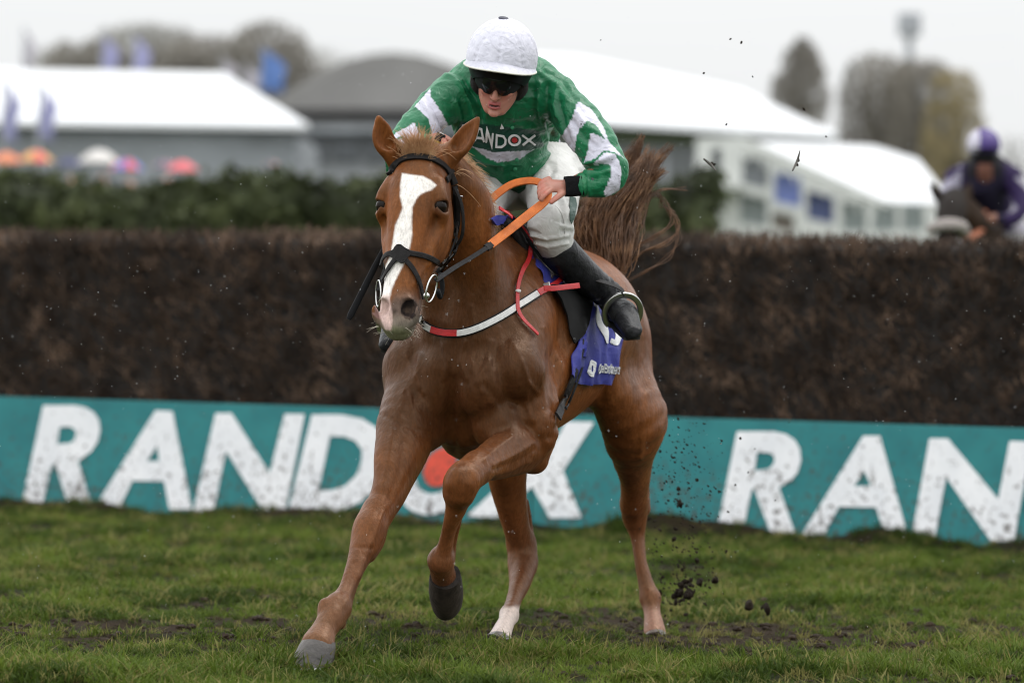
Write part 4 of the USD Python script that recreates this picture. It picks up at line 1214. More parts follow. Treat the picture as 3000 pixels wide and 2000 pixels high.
obj('loop', tube([P(1436, 588, 16.92), P(1420, 602, 16.91)], .0065, 8, up=(0, -1, .3), w=.0135, n=1), LEATHER, rn, smooth=50)
obj('leather_strap', tube([P(1424, 598, 16.915), P(1405, 615, 16.96), P(1340, 640, 17.02), P(1250, 650, 16.98), P(1180, 690, 16.82), P(1140, 760, 16.60), hd(.46, -.06, -.10)], .0022, 8, up=(0, 0, 1), w=.0085), LEATHW, rn, smooth=50)
obj('grip', tube([P(1298, 425, 16.92), P(1318, 424, 16.93), P(1342, 436, 16.95), P(1357, 468, 16.96), P(1360, 505, 16.97), P(1354, 540, 16.99), P(1340, 580, 17.0)], .0055, 10, up=(0, -1, .1), w=.0115), ORANGE, rn, smooth=50)

# ---- breast girth
bg = thing('breast_girth', 'white breast girth with red ends crossing the chest of the chestnut horse', 'girth')
bpath = [(1228, 930), (1244, 950), (1262, 963), (1300, 975), (1345, 976), (1400, 960), (1470, 924), (1530, 889), (1580, 856)]
left_round = [hp(.33, -.22, 1.10), hp(.2, -.27, 1.14), hp(.38, -.14, 1.07)]
obj('backing', strap_on(HS, bpath, .0155, .003, .004), LEATHER, bg, smooth=50)
obj('webbing', strap_on(HS, bpath, .0105, .003, .0075), WWEB, bg, smooth=50)
obj('red_tape', strap_on(HS, [(1262, 963), (1300, 975), (1345, 976)], .0112, .003, .0092), REDS, bg, smooth=50)
obj('red_tape', strap_on(HS, [(1572, 861), (1584, 854), (1598, 846)], .0115, .003, .0095), REDS, bg, smooth=50)
obj('red_strap', strap_on(HS, [(1596, 846), (1618, 833), (1640, 818)], .0085, .0025, .016), REDS, bg, smooth=50)
obj('red_strap', tube([P(1594, 844, 16.93), P(1625, 844, 16.96), P(1660, 840, 17.02), P(1697, 836, 17.09)], .0022, 8, up=(.35, -.9, .1), w=.0095), REDS, bg, smooth=50)
obj('buckle', boxm(HS.at((1592, 846), .016)[0][0], (.024, .006, .03), np.stack([unit([.9, -.3, .3]), unit([.3, .95, 0]), unit([-.3, .1, .95])]), .002), STEEL, bg)
rs = HS.at(px_curve([(1440, 612), (1469, 630), (1507, 668), (1532, 702), (1550, 731)]), .028)
obj('neck_strap', tube(rs[0], .0022, 8, up=rs[1], w=.0065, n=1), REDS, bg, smooth=50)
rs = HS.at(px_curve([(1550, 731), (1543, 765), (1524, 800), (1513, 830), (1510, 860), (1514, 908), (1531, 941), (1569, 982)]), .012)
obj('hanging_strap', tube(rs[0], .0024, 8, up=rs[1], w=np.linspace(.0085, .006, len(rs[0])), n=1), REDS, bg, smooth=50)
obj('strap_tie', sphere(HS.at((1509, 858), .016)[0][0], (.010, .006, .006), 2), WWEB, bg, smooth=True)
obj('buckle', sphere(HS.at((1552, 733), .032)[0][0], (.008, .005, .010), 2), STEEL, bg, smooth=True)

# ---- number cloth and saddle
nc = thing('number_cloth', 'blue number cloth with white numerals and lettering under the saddle of the chestnut horse', 'saddle cloth')


def folds(p):
    return .006 * np.sin(p[:, 0] * .11 + p[:, 1] * .035) + .004 * np.sin(p[:, 0] * .23 - p[:, 1] * .02)


CL = [(1702, 860), (1735, 862), (1770, 880), (1808, 930), (1809, 985), (1802, 1052), (1788, 1092), (1784, 1119), (1730, 1123), (1682, 1121), (1660, 1097), (1668, 1045), (1690, 990), (1704, 950), (1712, 905)]
nlift = lambda p: folds(p) + .010
obj('panel', decal(HS, CL, .006, .005, step=6, lift=nlift), BLUEC, nc, smooth=40)
obj('panel', decal(HS, [(1552, 742), (1568, 756), (1604, 796), (1652, 824), (1690, 842), (1640, 846), (1600, 838), (1586, 806)], .006, .005, step=6, lift=folds), BLUEC, nc, smooth=40)
obj('panel', decal(HS, [(1432, 640), (1450, 630), (1480, 634), (1512, 652), (1530, 676), (1556, 716), (1548, 722), (1500, 668), (1470, 656), (1444, 660)], .014, .008, step=6), BLUEC, nc, smooth=40)
PS = nc_lift = lambda p: folds(p) + .012
obj('numeral', decal(HS, [(1722, 886), (1733, 890), (1742, 905), (1772, 1004), (1757, 1006), (1748, 972), (1738, 930), (1728, 906), (1721, 902)], .0075, .002, step=5, lift=PS), WPRINT, nc)
obj('numeral', decal(HS, [(1778, 950), (1790, 940), (1806, 955), (1806, 985), (1800, 1004), (1790, 1009), (1778, 1003), (1781, 990), (1788, 994), (1793, 984), (1786, 962)], .0075, .002, step=4, lift=PS), WPRINT, nc)
obj('emblem', decal(HS, [(1722, 1052), (1730, 1058), (1728, 1084), (1721, 1098), (1711, 1097), (1707, 1088), (1710, 1072), (1716, 1056)], .0075, .002, holes=[[(1719, 1066), (1723, 1070), (1721, 1084), (1714, 1086), (1715, 1076)]], step=4, lift=PS), WPRINT, nc)
tx = meshkit.text_mesh('CloseBrothers', 1.0, .01, bold=True)
tv, tf = np.array(tx.vertices), np.array(tx.faces)
wid = tv[:, 0].max()
tp = np.stack([1734 + tv[:, 0] / wid * 62, 1088 - tv[:, 1] * 25 - tv[:, 0] / wid * 0], 1)
a_, b_ = HS.at(tp, 0)
oo = .0085 + folds(tp) + .012 - np.where(tv[:, 2] > .005, 0, .002)
obj('lettering', (a_ + b_ * oo[:, None], tf), WPRINT, nc)

sd_ = thing('saddle', 'small black racing saddle with flaps on the back of the chestnut horse', 'saddle')
obj('flap', decal(HS, [(1450, 655), (1478, 655), (1515, 668), (1560, 708), (1606, 760), (1650, 800), (1668, 818), (1655, 826), (1612, 802), (1572, 762), (1535, 715), (1500, 688), (1470, 676)], .024, .012, step=7), LEATHW, sd_, smooth=40)
obj('flap', decal(HS, [(1598, 842), (1650, 838), (1719, 832), (1719, 888), (1708, 945), (1694, 982), (1672, 1012), (1662, 985), (1650, 930), (1625, 880)], .026, .007, step=7), simple('black_saddle_flap', (.005, .005, .005), .65, .3, 30, spec=.12), sd_, smooth=40)
obj('girth_strap', strap_on(HS, [(1700, 1000), (1684, 1060), (1668, 1110), (1650, 1155), (1632, 1205), (1624, 1228)], .017, .004, .014), LEATHER, sd_, smooth=50)
obj('girth_strap', strap_on(HS, [(1690, 1070), (1675, 1115), (1658, 1158), (1640, 1200)], .006, .003, .021), LEATHW, sd_, smooth=50)
seat = Grid(np.arange(-.35, .40, .010), np.arange(17.0, 17.95, .010), np.arange(1.25, 1.55, .010))
seat.sweep([hp(-.02, 0, 1.455), hp(-.12, 0, 1.435), hp(-.28, 0, 1.42), hp(-.42, 0, 1.45)], [.06, .09, .13, .12], [.035, .022, .02, .02], k=.02)
seat.sweep([hp(-.02, -.11, 1.37), hp(-.02, -.05, 1.45), hp(-.02, .05, 1.45), hp(-.02, .11, 1.37)], .022, k=.02)
seat.sweep([hp(-.42, -.10, 1.42), hp(-.43, 0, 1.465), hp(-.42, .10, 1.42)], .018, k=.02)
obj('seat', seat.mesh(.6), LEATHER, sd_, smooth=True)
# ------------------------------------------------------------ the jockey in green and white
jk = thing('person', 'jockey in green and white silks, white cap and black goggles on the chestnut horse', 'person')
JF0 = P(1466, 212, 16.98)
_y, _p, _r = math.radians(9), math.radians(31), math.radians(8.5)
jf = np.array([-math.sin(_y) * math.cos(_p), -math.cos(_y) * math.cos(_p), -math.sin(_p)])
_l = np.array([math.cos(_y), -math.sin(_y), 0])
_u = np.cross(jf, _l)
_u = _u if _u[2] > 0 else -_u
jl = math.cos(_r) * _l - math.sin(_r) * _u
ju = math.cos(_r) * _u + math.sin(_r) * _l
JH = np.stack([jf, jl, ju])


def jh(f, l, u):
    return JF0 + jf * f + jl * l + ju * u


SH_L, EL_L, WR_L = P(1638, 312, 17.14), P(1790, 505, 17.00), P(1668, 545, 16.95)
SH_R, EL_R, WR_R = P(1308, 315, 17.13), P(1172, 455, 17.00), P(1250, 422, 16.94)
HIP_L, KN_L, AN_L = P(1595, 500, 17.58), P(1618, 660, 17.13), P(1796, 872, 17.36)
HIP_R, KN_R, AN_R = P(1445, 500, 17.58), P(1392, 655, 17.13), P(1200, 915, 17.30)

bgd = Grid(axis_steps(-.46, .46, .0032, P(1255, 0, 16.9)[0], P(1672, 0, 16.9)[0], .016),
           axis_steps(16.72, 17.85, .0032, 16.80, 17.02, .016),
           axis_steps(.95, 2.15, .0032, 1.50, 2.04, .016))
# torso and limbs, slim under the clothes
bgd.sweep([P(1520, 510, 17.58), P(1500, 420, 17.42), P(1480, 340, 17.27), P(1474, 290, 17.19)], [.13, .11, .13, .12], [.09, .08, .08, .06], up=(0, -1, .5), k=.03)
for a, b, c, ra in ((SH_L, EL_L, WR_L, 1), (SH_R, EL_R, WR_R, 1)):
    bgd.sweep([P(1474, 300, 17.19), a], [.06, .045], k=.03)
    bgd.sweep([a, a * .5 + b * .5, b], [.045, .042, .036], k=.02)
    bgd.sweep([b, b * .55 + c * .45, c], [.038, .036, .026], k=.02)
for a, b, c in ((HIP_L, KN_L, AN_L), (HIP_R, KN_R, AN_R)):
    bgd.sweep([a, a * .5 + b * .5, b], [.085, .075, .055], k=.03)
    sg_ = 1 if a is HIP_L else -1
    kb = P(1642, 742, 17.18) if sg_ > 0 else P(1352, 735, 17.18)
    bgd.sweep([b, kb, kb * .5 + c * .5, c], [.045, .04, .036, .026], k=.02)
# neck and head
bgd.sweep([P(1472, 275, 17.15), jh(-.045, 0, -.085), jh(-.02, 0, -.03)], [.05, .050, .055], k=.015)
bgd.ball(jh(.0, 0, .045), (.097, .074, .085), JH, k=.02)
bgd.sweep([jh(.045, 0, .0), jh(.05, 0, -.05), jh(.058, 0, -.085), jh(.070, 0, -.106)], [.059, .052, .040, .024], [.045, .046, .040, .028], up=jf, k=.02)     # face to chin
for s in (-1, 1):
    bgd.sweep([jh(.0, s * .055, -.045), jh(.035, s * .046, -.080), jh(.068, s * .024, -.108)], [.017, .016, .014], k=.02)   # jaw
    bgd.ball(jh(.070, s * .036, -.030), (.022, .022, .018), JH, k=.02)        # cheek
    bgd.ball(jh(.088, s * .031, -.002), (.012, .015, .010), JH, k=.008, op='cut')   # eye hollow
    bgd.ball(jh(.082, s * .031, -.001), (.011, .012, .010), JH, k=.004)        # eye
    bgd.ball(jh(-.005, s * .076, -.015), (.018, .008, .028), JH, k=.008)         # ear
    bgd.ball(jh(.098, s * .0115, -.046), (.008, .0065, .006), JH, k=.006)        # nostril wing
bgd.sweep([jh(.088, 0, .012), jh(.100, 0, -.020), jh(.112, 0, -.042)], [.008, .009, .0105], [.009, .010, .010], up=jf, k=.010)     # nose
bgd.sweep([jh(.092, -.026, .014), jh(.098, 0, .016), jh(.092, .026, .014)], .008, k=.012)                            # brow
bgd.ball(jh(.098, 0, -.108), (.013, .018, .012), JH, k=.012)                                                          # chin
for (du, rr) in ((-.069, .0062), (-.083, .0072)):
    bgd.sweep([jh(.080, -.022, -.077), jh(.097, -.011, du + .001), jh(.1005, 0, du), jh(.097, .011, du + .001), jh(.080, .022, -.077)], rr, k=.005)   # lips
bgd.sweep([jh(.090, -.019, -.0765), jh(.1035, 0, -.0762), jh(.090, .019, -.0765)], [.0015, .0030, .0015], k=.003, op='cut')


def hand(wrist, knuck, back, width, spread_dir, fingers, thumb):
    """Palm from the wrist to the knuckles, then each finger through its joints."""
    bgd.sweep([wrist, wrist * .5 + knuck * .5, knuck], [width * .62, width * .86, width], [.019, .0175, .014], up=back, k=.010)
    for f in fingers:
        r = np.linspace(.0098, .0074, len(f))
        bgd.sweep(f, r, k=.0035, n=3)
    bgd.sweep(thumb, np.linspace(.0125, .0085, len(thumb)), k=.006, n=3)


# the hand on the right of the picture, closed round the orange rein
kn = P(1606, 545, 16.915)
hand(WR_L, kn, unit([-.15, -.75, .62]), .030, None,
     [[P(1608, 524, 16.935), P(1590, 532, 16.922), P(1580, 548, 16.915), P(1584, 560, 16.935)],
      [P(1605, 536, 16.92), P(1588, 546, 16.905), P(1579, 563, 16.90), P(1584, 575, 16.92)],
      [P(1607, 548, 16.908), P(1590, 560, 16.89), P(1581, 577, 16.89), P(1587, 587, 16.91)],
      [P(1613, 557, 16.898), P(1598, 568, 16.875), P(1586, 584, 16.872), P(1591, 592, 16.893)]],
     [P(1652, 562, 16.93), P(1640, 572, 16.90), P(1626, 583, 16.885), P(1615, 592, 16.88)])
# the other hand, behind the horse's forelock, holding rein and whip
kn = P(1284, 418, 16.925)
hand(WR_R, kn, unit([.1, -.7, .7]), .030, None,
     [[P(1280, 404, 16.93), P(1296, 409, 16.90), P(1306, 419, 16.885), P(1300, 430, 16.90)],
      [P(1284, 413, 16.92), P(1300, 419, 16.892), P(1309, 430, 16.88), P(1302, 440, 16.90)],
      [P(1286, 423, 16.915), P(1300, 430, 16.89), P(1307, 441, 16.885), P(1299, 450, 16.90)],
      [P(1284, 433, 16.915), P(1297, 441, 16.895), P(1302, 451, 16.89), P(1295, 458, 16.905)]],
     [P(1262, 404, 16.95), P(1282, 398, 16.955), P(1302, 402, 16.945), P(1318, 410, 16.93)])
JV, JFc = bgd.mesh(.6)
fl, ll, ul = (JV - JF0) @ jf, (JV - JF0) @ jl, (JV - JF0) @ ju
ish = (np.abs(ll) < .12) & (ul > -.16) & (fl > -.14) & (JV[:, 2] > 1.75)
jc = np.tile(np.array([.34, .155, .112]), (len(JV), 1))
m = np.clip(meshkit.fbm(JV * 60, 3, 4) * 1.6 - .4, 0, 1)[:, None]
jc = jc * (1 - .35 * m) + np.array([.42, .15, .115]) * .35 * m
rosy = (np.exp(-((np.abs(ll) - .036) / .018) ** 2 - ((ul + .038) / .022) ** 2) * ish)[:, None] * .5
jc = jc * (1 - rosy) + np.array([.50, .16, .13]) * rosy
lipm = (((np.abs(ul + .076) < .0145) & (np.abs(ll) < .021) & (fl > .091)) & ish)[:, None]
jc = np.where(lipm, np.array([.36, .10, .095]), jc)
lipd = (((np.abs(ul + .0763) < .0026) & (np.abs(ll) < .018) & (fl > .088)) & ish)[:, None]
jc = np.where(lipd, np.array([.06, .02, .02]), jc)
knk = np.zeros(len(JV))
for q in (P(1590, 532, 16.922), P(1588, 546, 16.905), P(1590, 560, 16.89), P(1598, 568, 16.875), P(1626, 583, 16.885), P(1296, 409, 16.9), P(1300, 419, 16.892), P(1615, 592, 16.88)):
    knk = np.maximum(knk, np.exp(-(np.linalg.norm(JV - q, axis=1) / .011) ** 2))
jc = jc * (1 - .55 * knk[:, None]) + np.array([.50, .12, .09]) * .55 * knk[:, None]
SKIN = mat('skin', {'a': ('attribute', {'attribute': 'Cd'}), 'tc': ('texture_coordinate', {}), 'n': ('noise_texture', {'scale': 220.0, 'detail': 3.0}), 'b': ('bump', {'strength': 0.25, 'distance': 0.002}),
                    'p': ('principled_bsdf', {'roughness': 0.48, 'specular_ior_level': 0.4, 'subsurface_weight': 0.12, 'subsurface_scale': 0.004})},
           [('a.color', 'p.base_color'), ('tc.object', 'n.vector'), ('n.fac', 'b.height'), ('b.normal', 'p.normal')])
obj('body', (JV, JFc), SKIN, jk, smooth=True, cd=jc)
HAIRN = simple('dark_hair_net', (.012, .010, .010), .8, .4, 200, .8, 300)
for s in (-1, 1):
    obj('hair', tube([jh(.0, s * .072, .03), jh(.004, s * .078, -.02), jh(.006, s * .077, -.058), jh(-.002, s * .066, -.092)], [.018, .022, .021, .012], 8), HAIRN, jk, smooth=True)

# ---- jacket
jg = Grid(np.arange(-.44, .44, .0055), np.arange(16.78, 17.75, .0075), np.arange(1.50, 2.06, .0055))
jg.sweep([P(1502, 452, 17.44), P(1494, 415, 17.36), P(1482, 340, 17.24), P(1475, 275, 17.16), P(1472, 225, 17.15)], [.150, .170, .190, .185, .13], [.105, .128, .14, .125, .09], up=(0, -1, .55), k=.03, n=6)
jg.sweep([P(1322, 286, 17.13), P(1390, 245, 17.15), P(1475, 225, 17.17), P(1562, 245, 17.15), P(1632, 288, 17.13)], [.066, .08, .09, .08, .066], k=.05)
jg.sweep([P(1480, 250, 17.27), P(1500, 310, 17.45), P(1515, 400, 17.62)], [.18, .17, .15], [.09, .10, .10], up=(0, .4, 1), k=.06)
jg.sweep([P(1640, 292, 17.12), P(1690, 348, 17.06), P(1742, 422, 17.02), P(1783, 494, 16.995)], [.068, .074, .074, .064], k=.04, n=6)
jg.sweep([P(1783, 494, 16.995), P(1776, 530, 16.98), P(1742, 538, 16.965), P(1712, 541, 16.955), P(1700, 542, 16.95)], [.063, .054, .048, .037, .034], k=.022, n=6)
jg.sweep([P(1304, 292, 17.10), P(1252, 348, 17.06), P(1205, 410, 17.02), P(1170, 470, 17.0)], [.068, .070, .066, .054], k=.04, n=6)
jg.sweep([P(1170, 470, 17.0), P(1188, 455, 16.97), P(1222, 434, 16.95), P(1248, 424, 16.94)], [.054, .052, .042, .034], k=.02, n=6)
jg.sweep([P(1472, 262, 17.10), P(1462, 305, 17.07)], [.085, .05], [.05, .03], up=(0, -1, .3), k=.05)     # collar
jg.ball(jh(.045, 0, -.03), (.085, .066, .095), JH, k=.02, op='cut')
GV, GF = jg.mesh(.8)
gn = vnormals(GV, GF)
gp = PIX(GV)
gfront = gn @ np.array([0, -1.0, 0])
# folds of the silk: bunched at the elbow, armpit and waist, long soft ones over the chest
rel = np.zeros(len(GV))
for amp, wd_, line in [
    (.010, 9, [(1345, 250), (1380, 300), (1400, 360)]), (-.009, 8, [(1360, 240), (1396, 300), (1414, 350)]), (.010, 9, [(1580, 245), (1575, 310), (1590, 380)]), (-.010, 9, [(1604, 250), (1598, 320), (1618, 400)]),
    (.008, 7, [(1630, 250), (1625, 310), (1655, 390)]), (-.008, 7, [(1640, 300), (1650, 360), (1672, 420)]), (.008, 8, [(1335, 300), (1350, 350), (1340, 400)]),
    (.009, 8, [(1715, 478), (1760, 470), (1800, 455)]), (-.009, 8, [(1705, 492), (1750, 490), (1790, 478)]), (.008, 7, [(1715, 505), (1755, 510), (1780, 500)]), (-.007, 6, [(1720, 520), (1750, 525)]),
    (.008, 9, [(1690, 330), (1720, 370), (1760, 400)]), (-.008, 8, [(1672, 350), (1710, 400), (1750, 430)]), (.007, 7, [(1240, 300), (1262, 340), (1285, 380)]), (-.008, 8, [(1255, 295), (1280, 335), (1300, 380)]),
    (.008, 8, [(1360, 440), (1420, 470), (1470, 480)]), (-.008, 8, [(1350, 452), (1410, 486), (1460, 496)]), (.008, 8, [(1640, 420), (1600, 455), (1560, 480)]), (-.007, 8, [(1628, 405), (1590, 440), (1545, 462)]),
    (.006, 6, [(1700, 515), (1705, 565)]), (-.006, 5, [(1711, 515), (1716, 565)]), (.006, 6, [(1722, 515), (1727, 568)]), (.006, 9, [(1420, 345), (1430, 390)]), (.007, 9, [(1290, 215), (1330, 230), (1360, 260)]), (-.006, 8, [(1310, 205), (1350, 225)]),
    (.007, 9, [(1580, 215), (1630, 245), (1660, 290)]), (-.007, 9, [(1600, 210), (1650, 238), (1682, 290)])]:
    rel += amp * np.exp(-(seg_d(gp, line) / wd_) ** 2) * smoothstep(-.2, .2, gfront)
rg1 = 1 - np.abs(2 * meshkit.fbm(GV * np.array([9., 9., 13.]), 3, 61) - 1)
rg2 = 1 - np.abs(2 * meshkit.fbm(GV * np.array([20., 20., 26.]), 2, 66) - 1)
rel = rel * 1.25 + .012 * (rg1 - .75) + .006 * (rg2 - .7)
GV = GV + gn * rel[:, None]
gp = PIX(GV)
r2 = lambda pts: [(1100 + x / 2.614, 30 + y / 2.614) for x, y in pts]
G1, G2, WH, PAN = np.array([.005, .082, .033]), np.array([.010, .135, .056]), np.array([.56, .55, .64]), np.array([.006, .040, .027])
k = np.clip(meshkit.fbm(GV * 7, 3, 63) * 1.8 - .4, 0, 1)[:, None]
gc = G1 * (1 - k) + G2 * k
fr = gfront > -.25
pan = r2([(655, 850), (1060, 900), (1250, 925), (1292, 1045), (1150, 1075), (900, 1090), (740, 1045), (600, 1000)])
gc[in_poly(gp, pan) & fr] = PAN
for w in ([(420, 596), (300, 738), (350, 775), (405, 835), (440, 960), (470, 1000), (560, 900), (540, 850), (480, 740), (425, 665)], [(300, 862), (235, 900), (150, 945), (130, 985), (140, 1000), (200, 960), (235, 985), (345, 985), (325, 915)],
          [(120, 1020), (200, 985), (260, 985), (240, 1015), (190, 1040), (120, 1060)],
          [(1548, 697), (1505, 830), (1450, 930), (1405, 995), (1412, 1042), (1522, 1112), (1535, 1000), (1556, 915), (1622, 842), (1700, 890), (1772, 1010), (1790, 1010), (1745, 890), (1650, 755)],
          [(1652, 938), (1622, 1080), (1600, 1165), (1680, 1140), (1745, 1075), (1830, 1085), (1905, 1135), (1840, 1060), (1760, 985)],
          [(1660, 1190), (1752, 1090), (1835, 1098), (1872, 1170), (1885, 1260), (1868, 1375), (1770, 1440), (1748, 1392), (1798, 1290), (1806, 1220), (1790, 1175), (1720, 1180)],
          [(735, 1040), (905, 1088), (1150, 1078), (1215, 1068), (1150, 1110), (1110, 1140), (940, 1168), (860, 1135), (800, 1090)]):
    pl = np.array(r2(w))
    jt = 2.0 * (meshkit.fbm(GV * 40, 2, 64)[:, None] - .5) * [1, 1]
    gc[in_poly(gp + jt, pl) & fr] = WH
SILK = mat('racing_silk', {'a': ('attribute', {'attribute': 'Cd'}), 'tc': ('texture_coordinate', {}), 'n': ('noise_texture', {'scale': 22.0, 'detail': 3.0, 'distortion': 1.2}), 'n2': ('noise_texture', {'scale': 500.0, 'detail': 1.0}), 'n3': ('noise_texture', {'scale': 65.0, 'detail': 2.0}),
                          'sp': ('rgb_ramp', {'ramp': [(0.715, (0, 0, 0)), (0.74, (1, 1, 1))]}), 'mx': ('mix', {'color2': (.05, .045, .04)}),
                          'b': ('bump', {'strength': 0.42, 'distance': 0.02}), 'b2': ('bump', {'strength': 0.12, 'distance': 0.001}), 'p': ('principled_bsdf', {'roughness': 0.36, 'specular_ior_level': 0.36})},
           [('a.color', 'mx.color1'), ('tc.object', 'n3.vector'), ('n3.fac', 'sp.fac'), ('sp.color', 'mx.fac'), ('mx.color', 'p.base_color'), ('tc.object', 'n.vector'), ('tc.object', 'n2.vector'), ('n.fac', 'b.height'), ('n2.fac', 'b2.height'), ('b.normal', 'b2.normal'), ('b2.normal', 'p.normal')])
jacket = obj('jacket', (GV, GF), SILK, jk, smooth=True, cd=gc)
JS = Skin(GV, GF)
from shapely.geometry import LineString, Point
from shapely import union_all


def stroke(lines, w=7.5):
    return union_all([LineString(r2(l)).buffer(w / 2.614, cap_style=2, join_style=2) for l in lines])


def print_on(shape, m, name, off=.003):
    for g in getattr(shape, 'geoms', [shape]):
        obj(name, decal(JS, list(g.exterior.coords)[:-1], off, .002, [list(h.coords)[:-1] for h in g.interiors], step=3.5), m, jacket)


for ls in ([[(652, 955), (668, 880), (700, 886), (708, 905), (700, 922), (660, 918)], [(682, 920), (700, 962)]],
           [[(762, 1000), (792, 905), (812, 910), (832, 1008)], [(772, 975), (822, 980)]],
           [[(848, 1012), (856, 922), (890, 1030), (898, 940)]],
           [[(928, 955), (924, 1046), (965, 1046), (992, 1025), (996, 990), (980, 965), (928, 955)]],
           [[(1122, 955), (1222, 1032)], [(1222, 955), (1125, 1032)]]):
    print_on(stroke(ls), WPRINT, 'letter')
ov = lambda rx, ry: Polygon(r2([(1063 + rx * math.cos(a), 994 + ry * math.sin(a)) for a in np.linspace(0, 2 * np.pi, 30, endpoint=False)]))
print_on(ov(50, 45).difference(ov(34, 30)), WPRINT, 'letter')
print_on(ov(22, 20), REDS, 'red_dot')
print_on(Polygon(r2([(966, 868), (985, 906), (952, 908)])), WPRINT, 'collar_mark')
for q in ((1513, 466), (1508, 492), (1500, 372)):
    c, n = JS.at(q, .004)
    obj('button', sphere(c[0], (.007, .0035, .007), 2), simple('jacket_button', (.02, .20, .09), .3), jacket, smooth=True)
# cuffs
CUFFB = simple('black_wristband', (.006, .006, .007), .75, .3, 80, .4, 200, spec=.08)
obj('wristband', tube([P(1704, 543, 16.952), P(1690, 545, 16.95), P(1672, 546, 16.947), P(1655, 547, 16.945)], [.0355, .0350, .0350, .0345], 18, w=[.0355, .0350, .0350, .0345]), CUFFB, jk, smooth=60)
obj('cuff', tube([P(1726, 541, 16.958), P(1718, 541, 16.957), P(1706, 542, 16.954), P(1697, 543, 16.952)], [.0405, .0395, .042, .039], 20), simple('green_cuff', (.012, .16, .062), .45, .3, 60, .7, 90), jk, smooth=60)
obj('cuff_tape', tube([P(1730, 541, 16.960), P(1724, 541, 16.958)], [.0425, .0418], 20, n=1), simple('grey_elastic', (.05, .05, .052), .7, .2, 90), jk, smooth=60)
obj('cuff', tube([P(1238, 428, 16.945), P(1250, 423, 16.94), P(1258, 420, 16.938)], [.037, .036, .034], 18), MATS['green_cuff'], jk, smooth=60)

# ---- breeches
pg_ = Grid(np.arange(-.30, .34, .0065), np.arange(16.95, 17.90, .008), np.arange(1.24, 1.76, .0065))
pg_.sweep([P(1430, 480, 17.60), P(1520, 470, 17.62), P(1610, 480, 17.60)], [.135, .15, .135], [.15, .16, .15], k=.05)
pg_.sweep([P(1500, 440, 17.50), P(1515, 500, 17.58)], [.165, .17], [.11, .13], up=(0, -1, .3), k=.05)
pg_.sweep([HIP_L, P(1616, 560, 17.36), P(1618, 610, 17.22), P(1614, 662, 17.135)], [.13, .098, .084, .074], k=.04, n=6)
pg_.sweep([P(1614, 655, 17.135), P(1622, 700, 17.14), P(1640, 738, 17.165)], [.0745, .066, .054], k=.025, n=6)
pg_.sweep([HIP_R, P(1420, 560, 17.36), P(1398, 610, 17.22), P(1390, 655, 17.135)], [.13, .098, .084, .074], k=.04, n=6)
pg_.sweep([P(1390, 655, 17.135), P(1375, 700, 17.14), P(1355, 730, 17.165)], [.074, .064, .054], k=.025, n=6)
BV, BF = pg_.mesh(.8)
bn = vnormals(BV, BF)
bp = PIX(BV)
bf_ = smoothstep(-.1, .3, bn @ np.array([0, -1.0, 0]))
rel = .010 * ((1 - np.abs(2 * meshkit.fbm(BV * np.array([9., 9., 15.]), 3, 77) - 1)) - .75)
for amp, wd_, line in [(.006, 5, [(1556, 690), (1600, 702), (1660, 690)]), (-.006, 5, [(1556, 700), (1600, 713), (1664, 700)]), (.006, 5, [(1566, 712), (1605, 724), (1660, 712)]), (-.005, 5, [(1552, 676), (1580, 686)]),
                      (.007, 8, [(1445, 505), (1500, 530), (1535, 525)]), (-.008, 8, [(1440, 520), (1490, 548), (1530, 550)]), (.007, 8, [(1600, 490), (1570, 530), (1560, 575)]), (-.007, 8, [(1620, 500), (1590, 545), (1585, 590)]),
                      (.006, 7, [(1400, 500), (1440, 540), (1460, 585)]), (-.007, 7, [(1385, 520), (1425, 560), (1440, 610)]), (.005, 6, [(1640, 560), (1655, 600), (1660, 640)]), (-.005, 6, [(1630, 580), (1645, 620), (1648, 650)]),
                      (.006, 5, [(1650, 590), (1672, 630), (1676, 670)]), (.005, 5, [(1640, 660), (1665, 668)]), (-.005, 5, [(1645, 672), (1670, 678)])]:
    rel += amp * np.exp(-(seg_d(bp, line) / wd_) ** 2) * bf_
BV = BV + bn * rel[:, None]
dirt = np.clip(meshkit.fbm(BV * 12, 4, 78) * 2.2 - .95, 0, 1)[:, None] * .40
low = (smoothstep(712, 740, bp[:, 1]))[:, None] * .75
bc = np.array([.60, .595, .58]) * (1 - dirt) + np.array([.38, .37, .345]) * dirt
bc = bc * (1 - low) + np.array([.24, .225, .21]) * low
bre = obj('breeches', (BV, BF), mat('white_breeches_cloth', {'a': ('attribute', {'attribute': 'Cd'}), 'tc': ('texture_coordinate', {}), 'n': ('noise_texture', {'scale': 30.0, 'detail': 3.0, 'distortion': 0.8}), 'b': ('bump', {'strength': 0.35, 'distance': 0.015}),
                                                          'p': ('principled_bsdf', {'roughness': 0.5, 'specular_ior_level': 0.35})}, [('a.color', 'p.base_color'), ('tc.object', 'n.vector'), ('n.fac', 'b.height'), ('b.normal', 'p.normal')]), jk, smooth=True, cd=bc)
BS = Skin(BV, BF)
obj('seam', strap_on(BS, [(1596, 590), (1630, 606), (1650, 640), (1654, 690)], .0012, .0012, .001), simple('seam_thread', (.35, .34, .33), .7), bre)
obj('side_print', decal(BS, [(1668, 575), (1684, 580), (1688, 600), (1682, 635), (1672, 658), (1668, 640)], .004, .002, step=4), simple('dark_green_print', (.012, .05, .035), .5), bre)

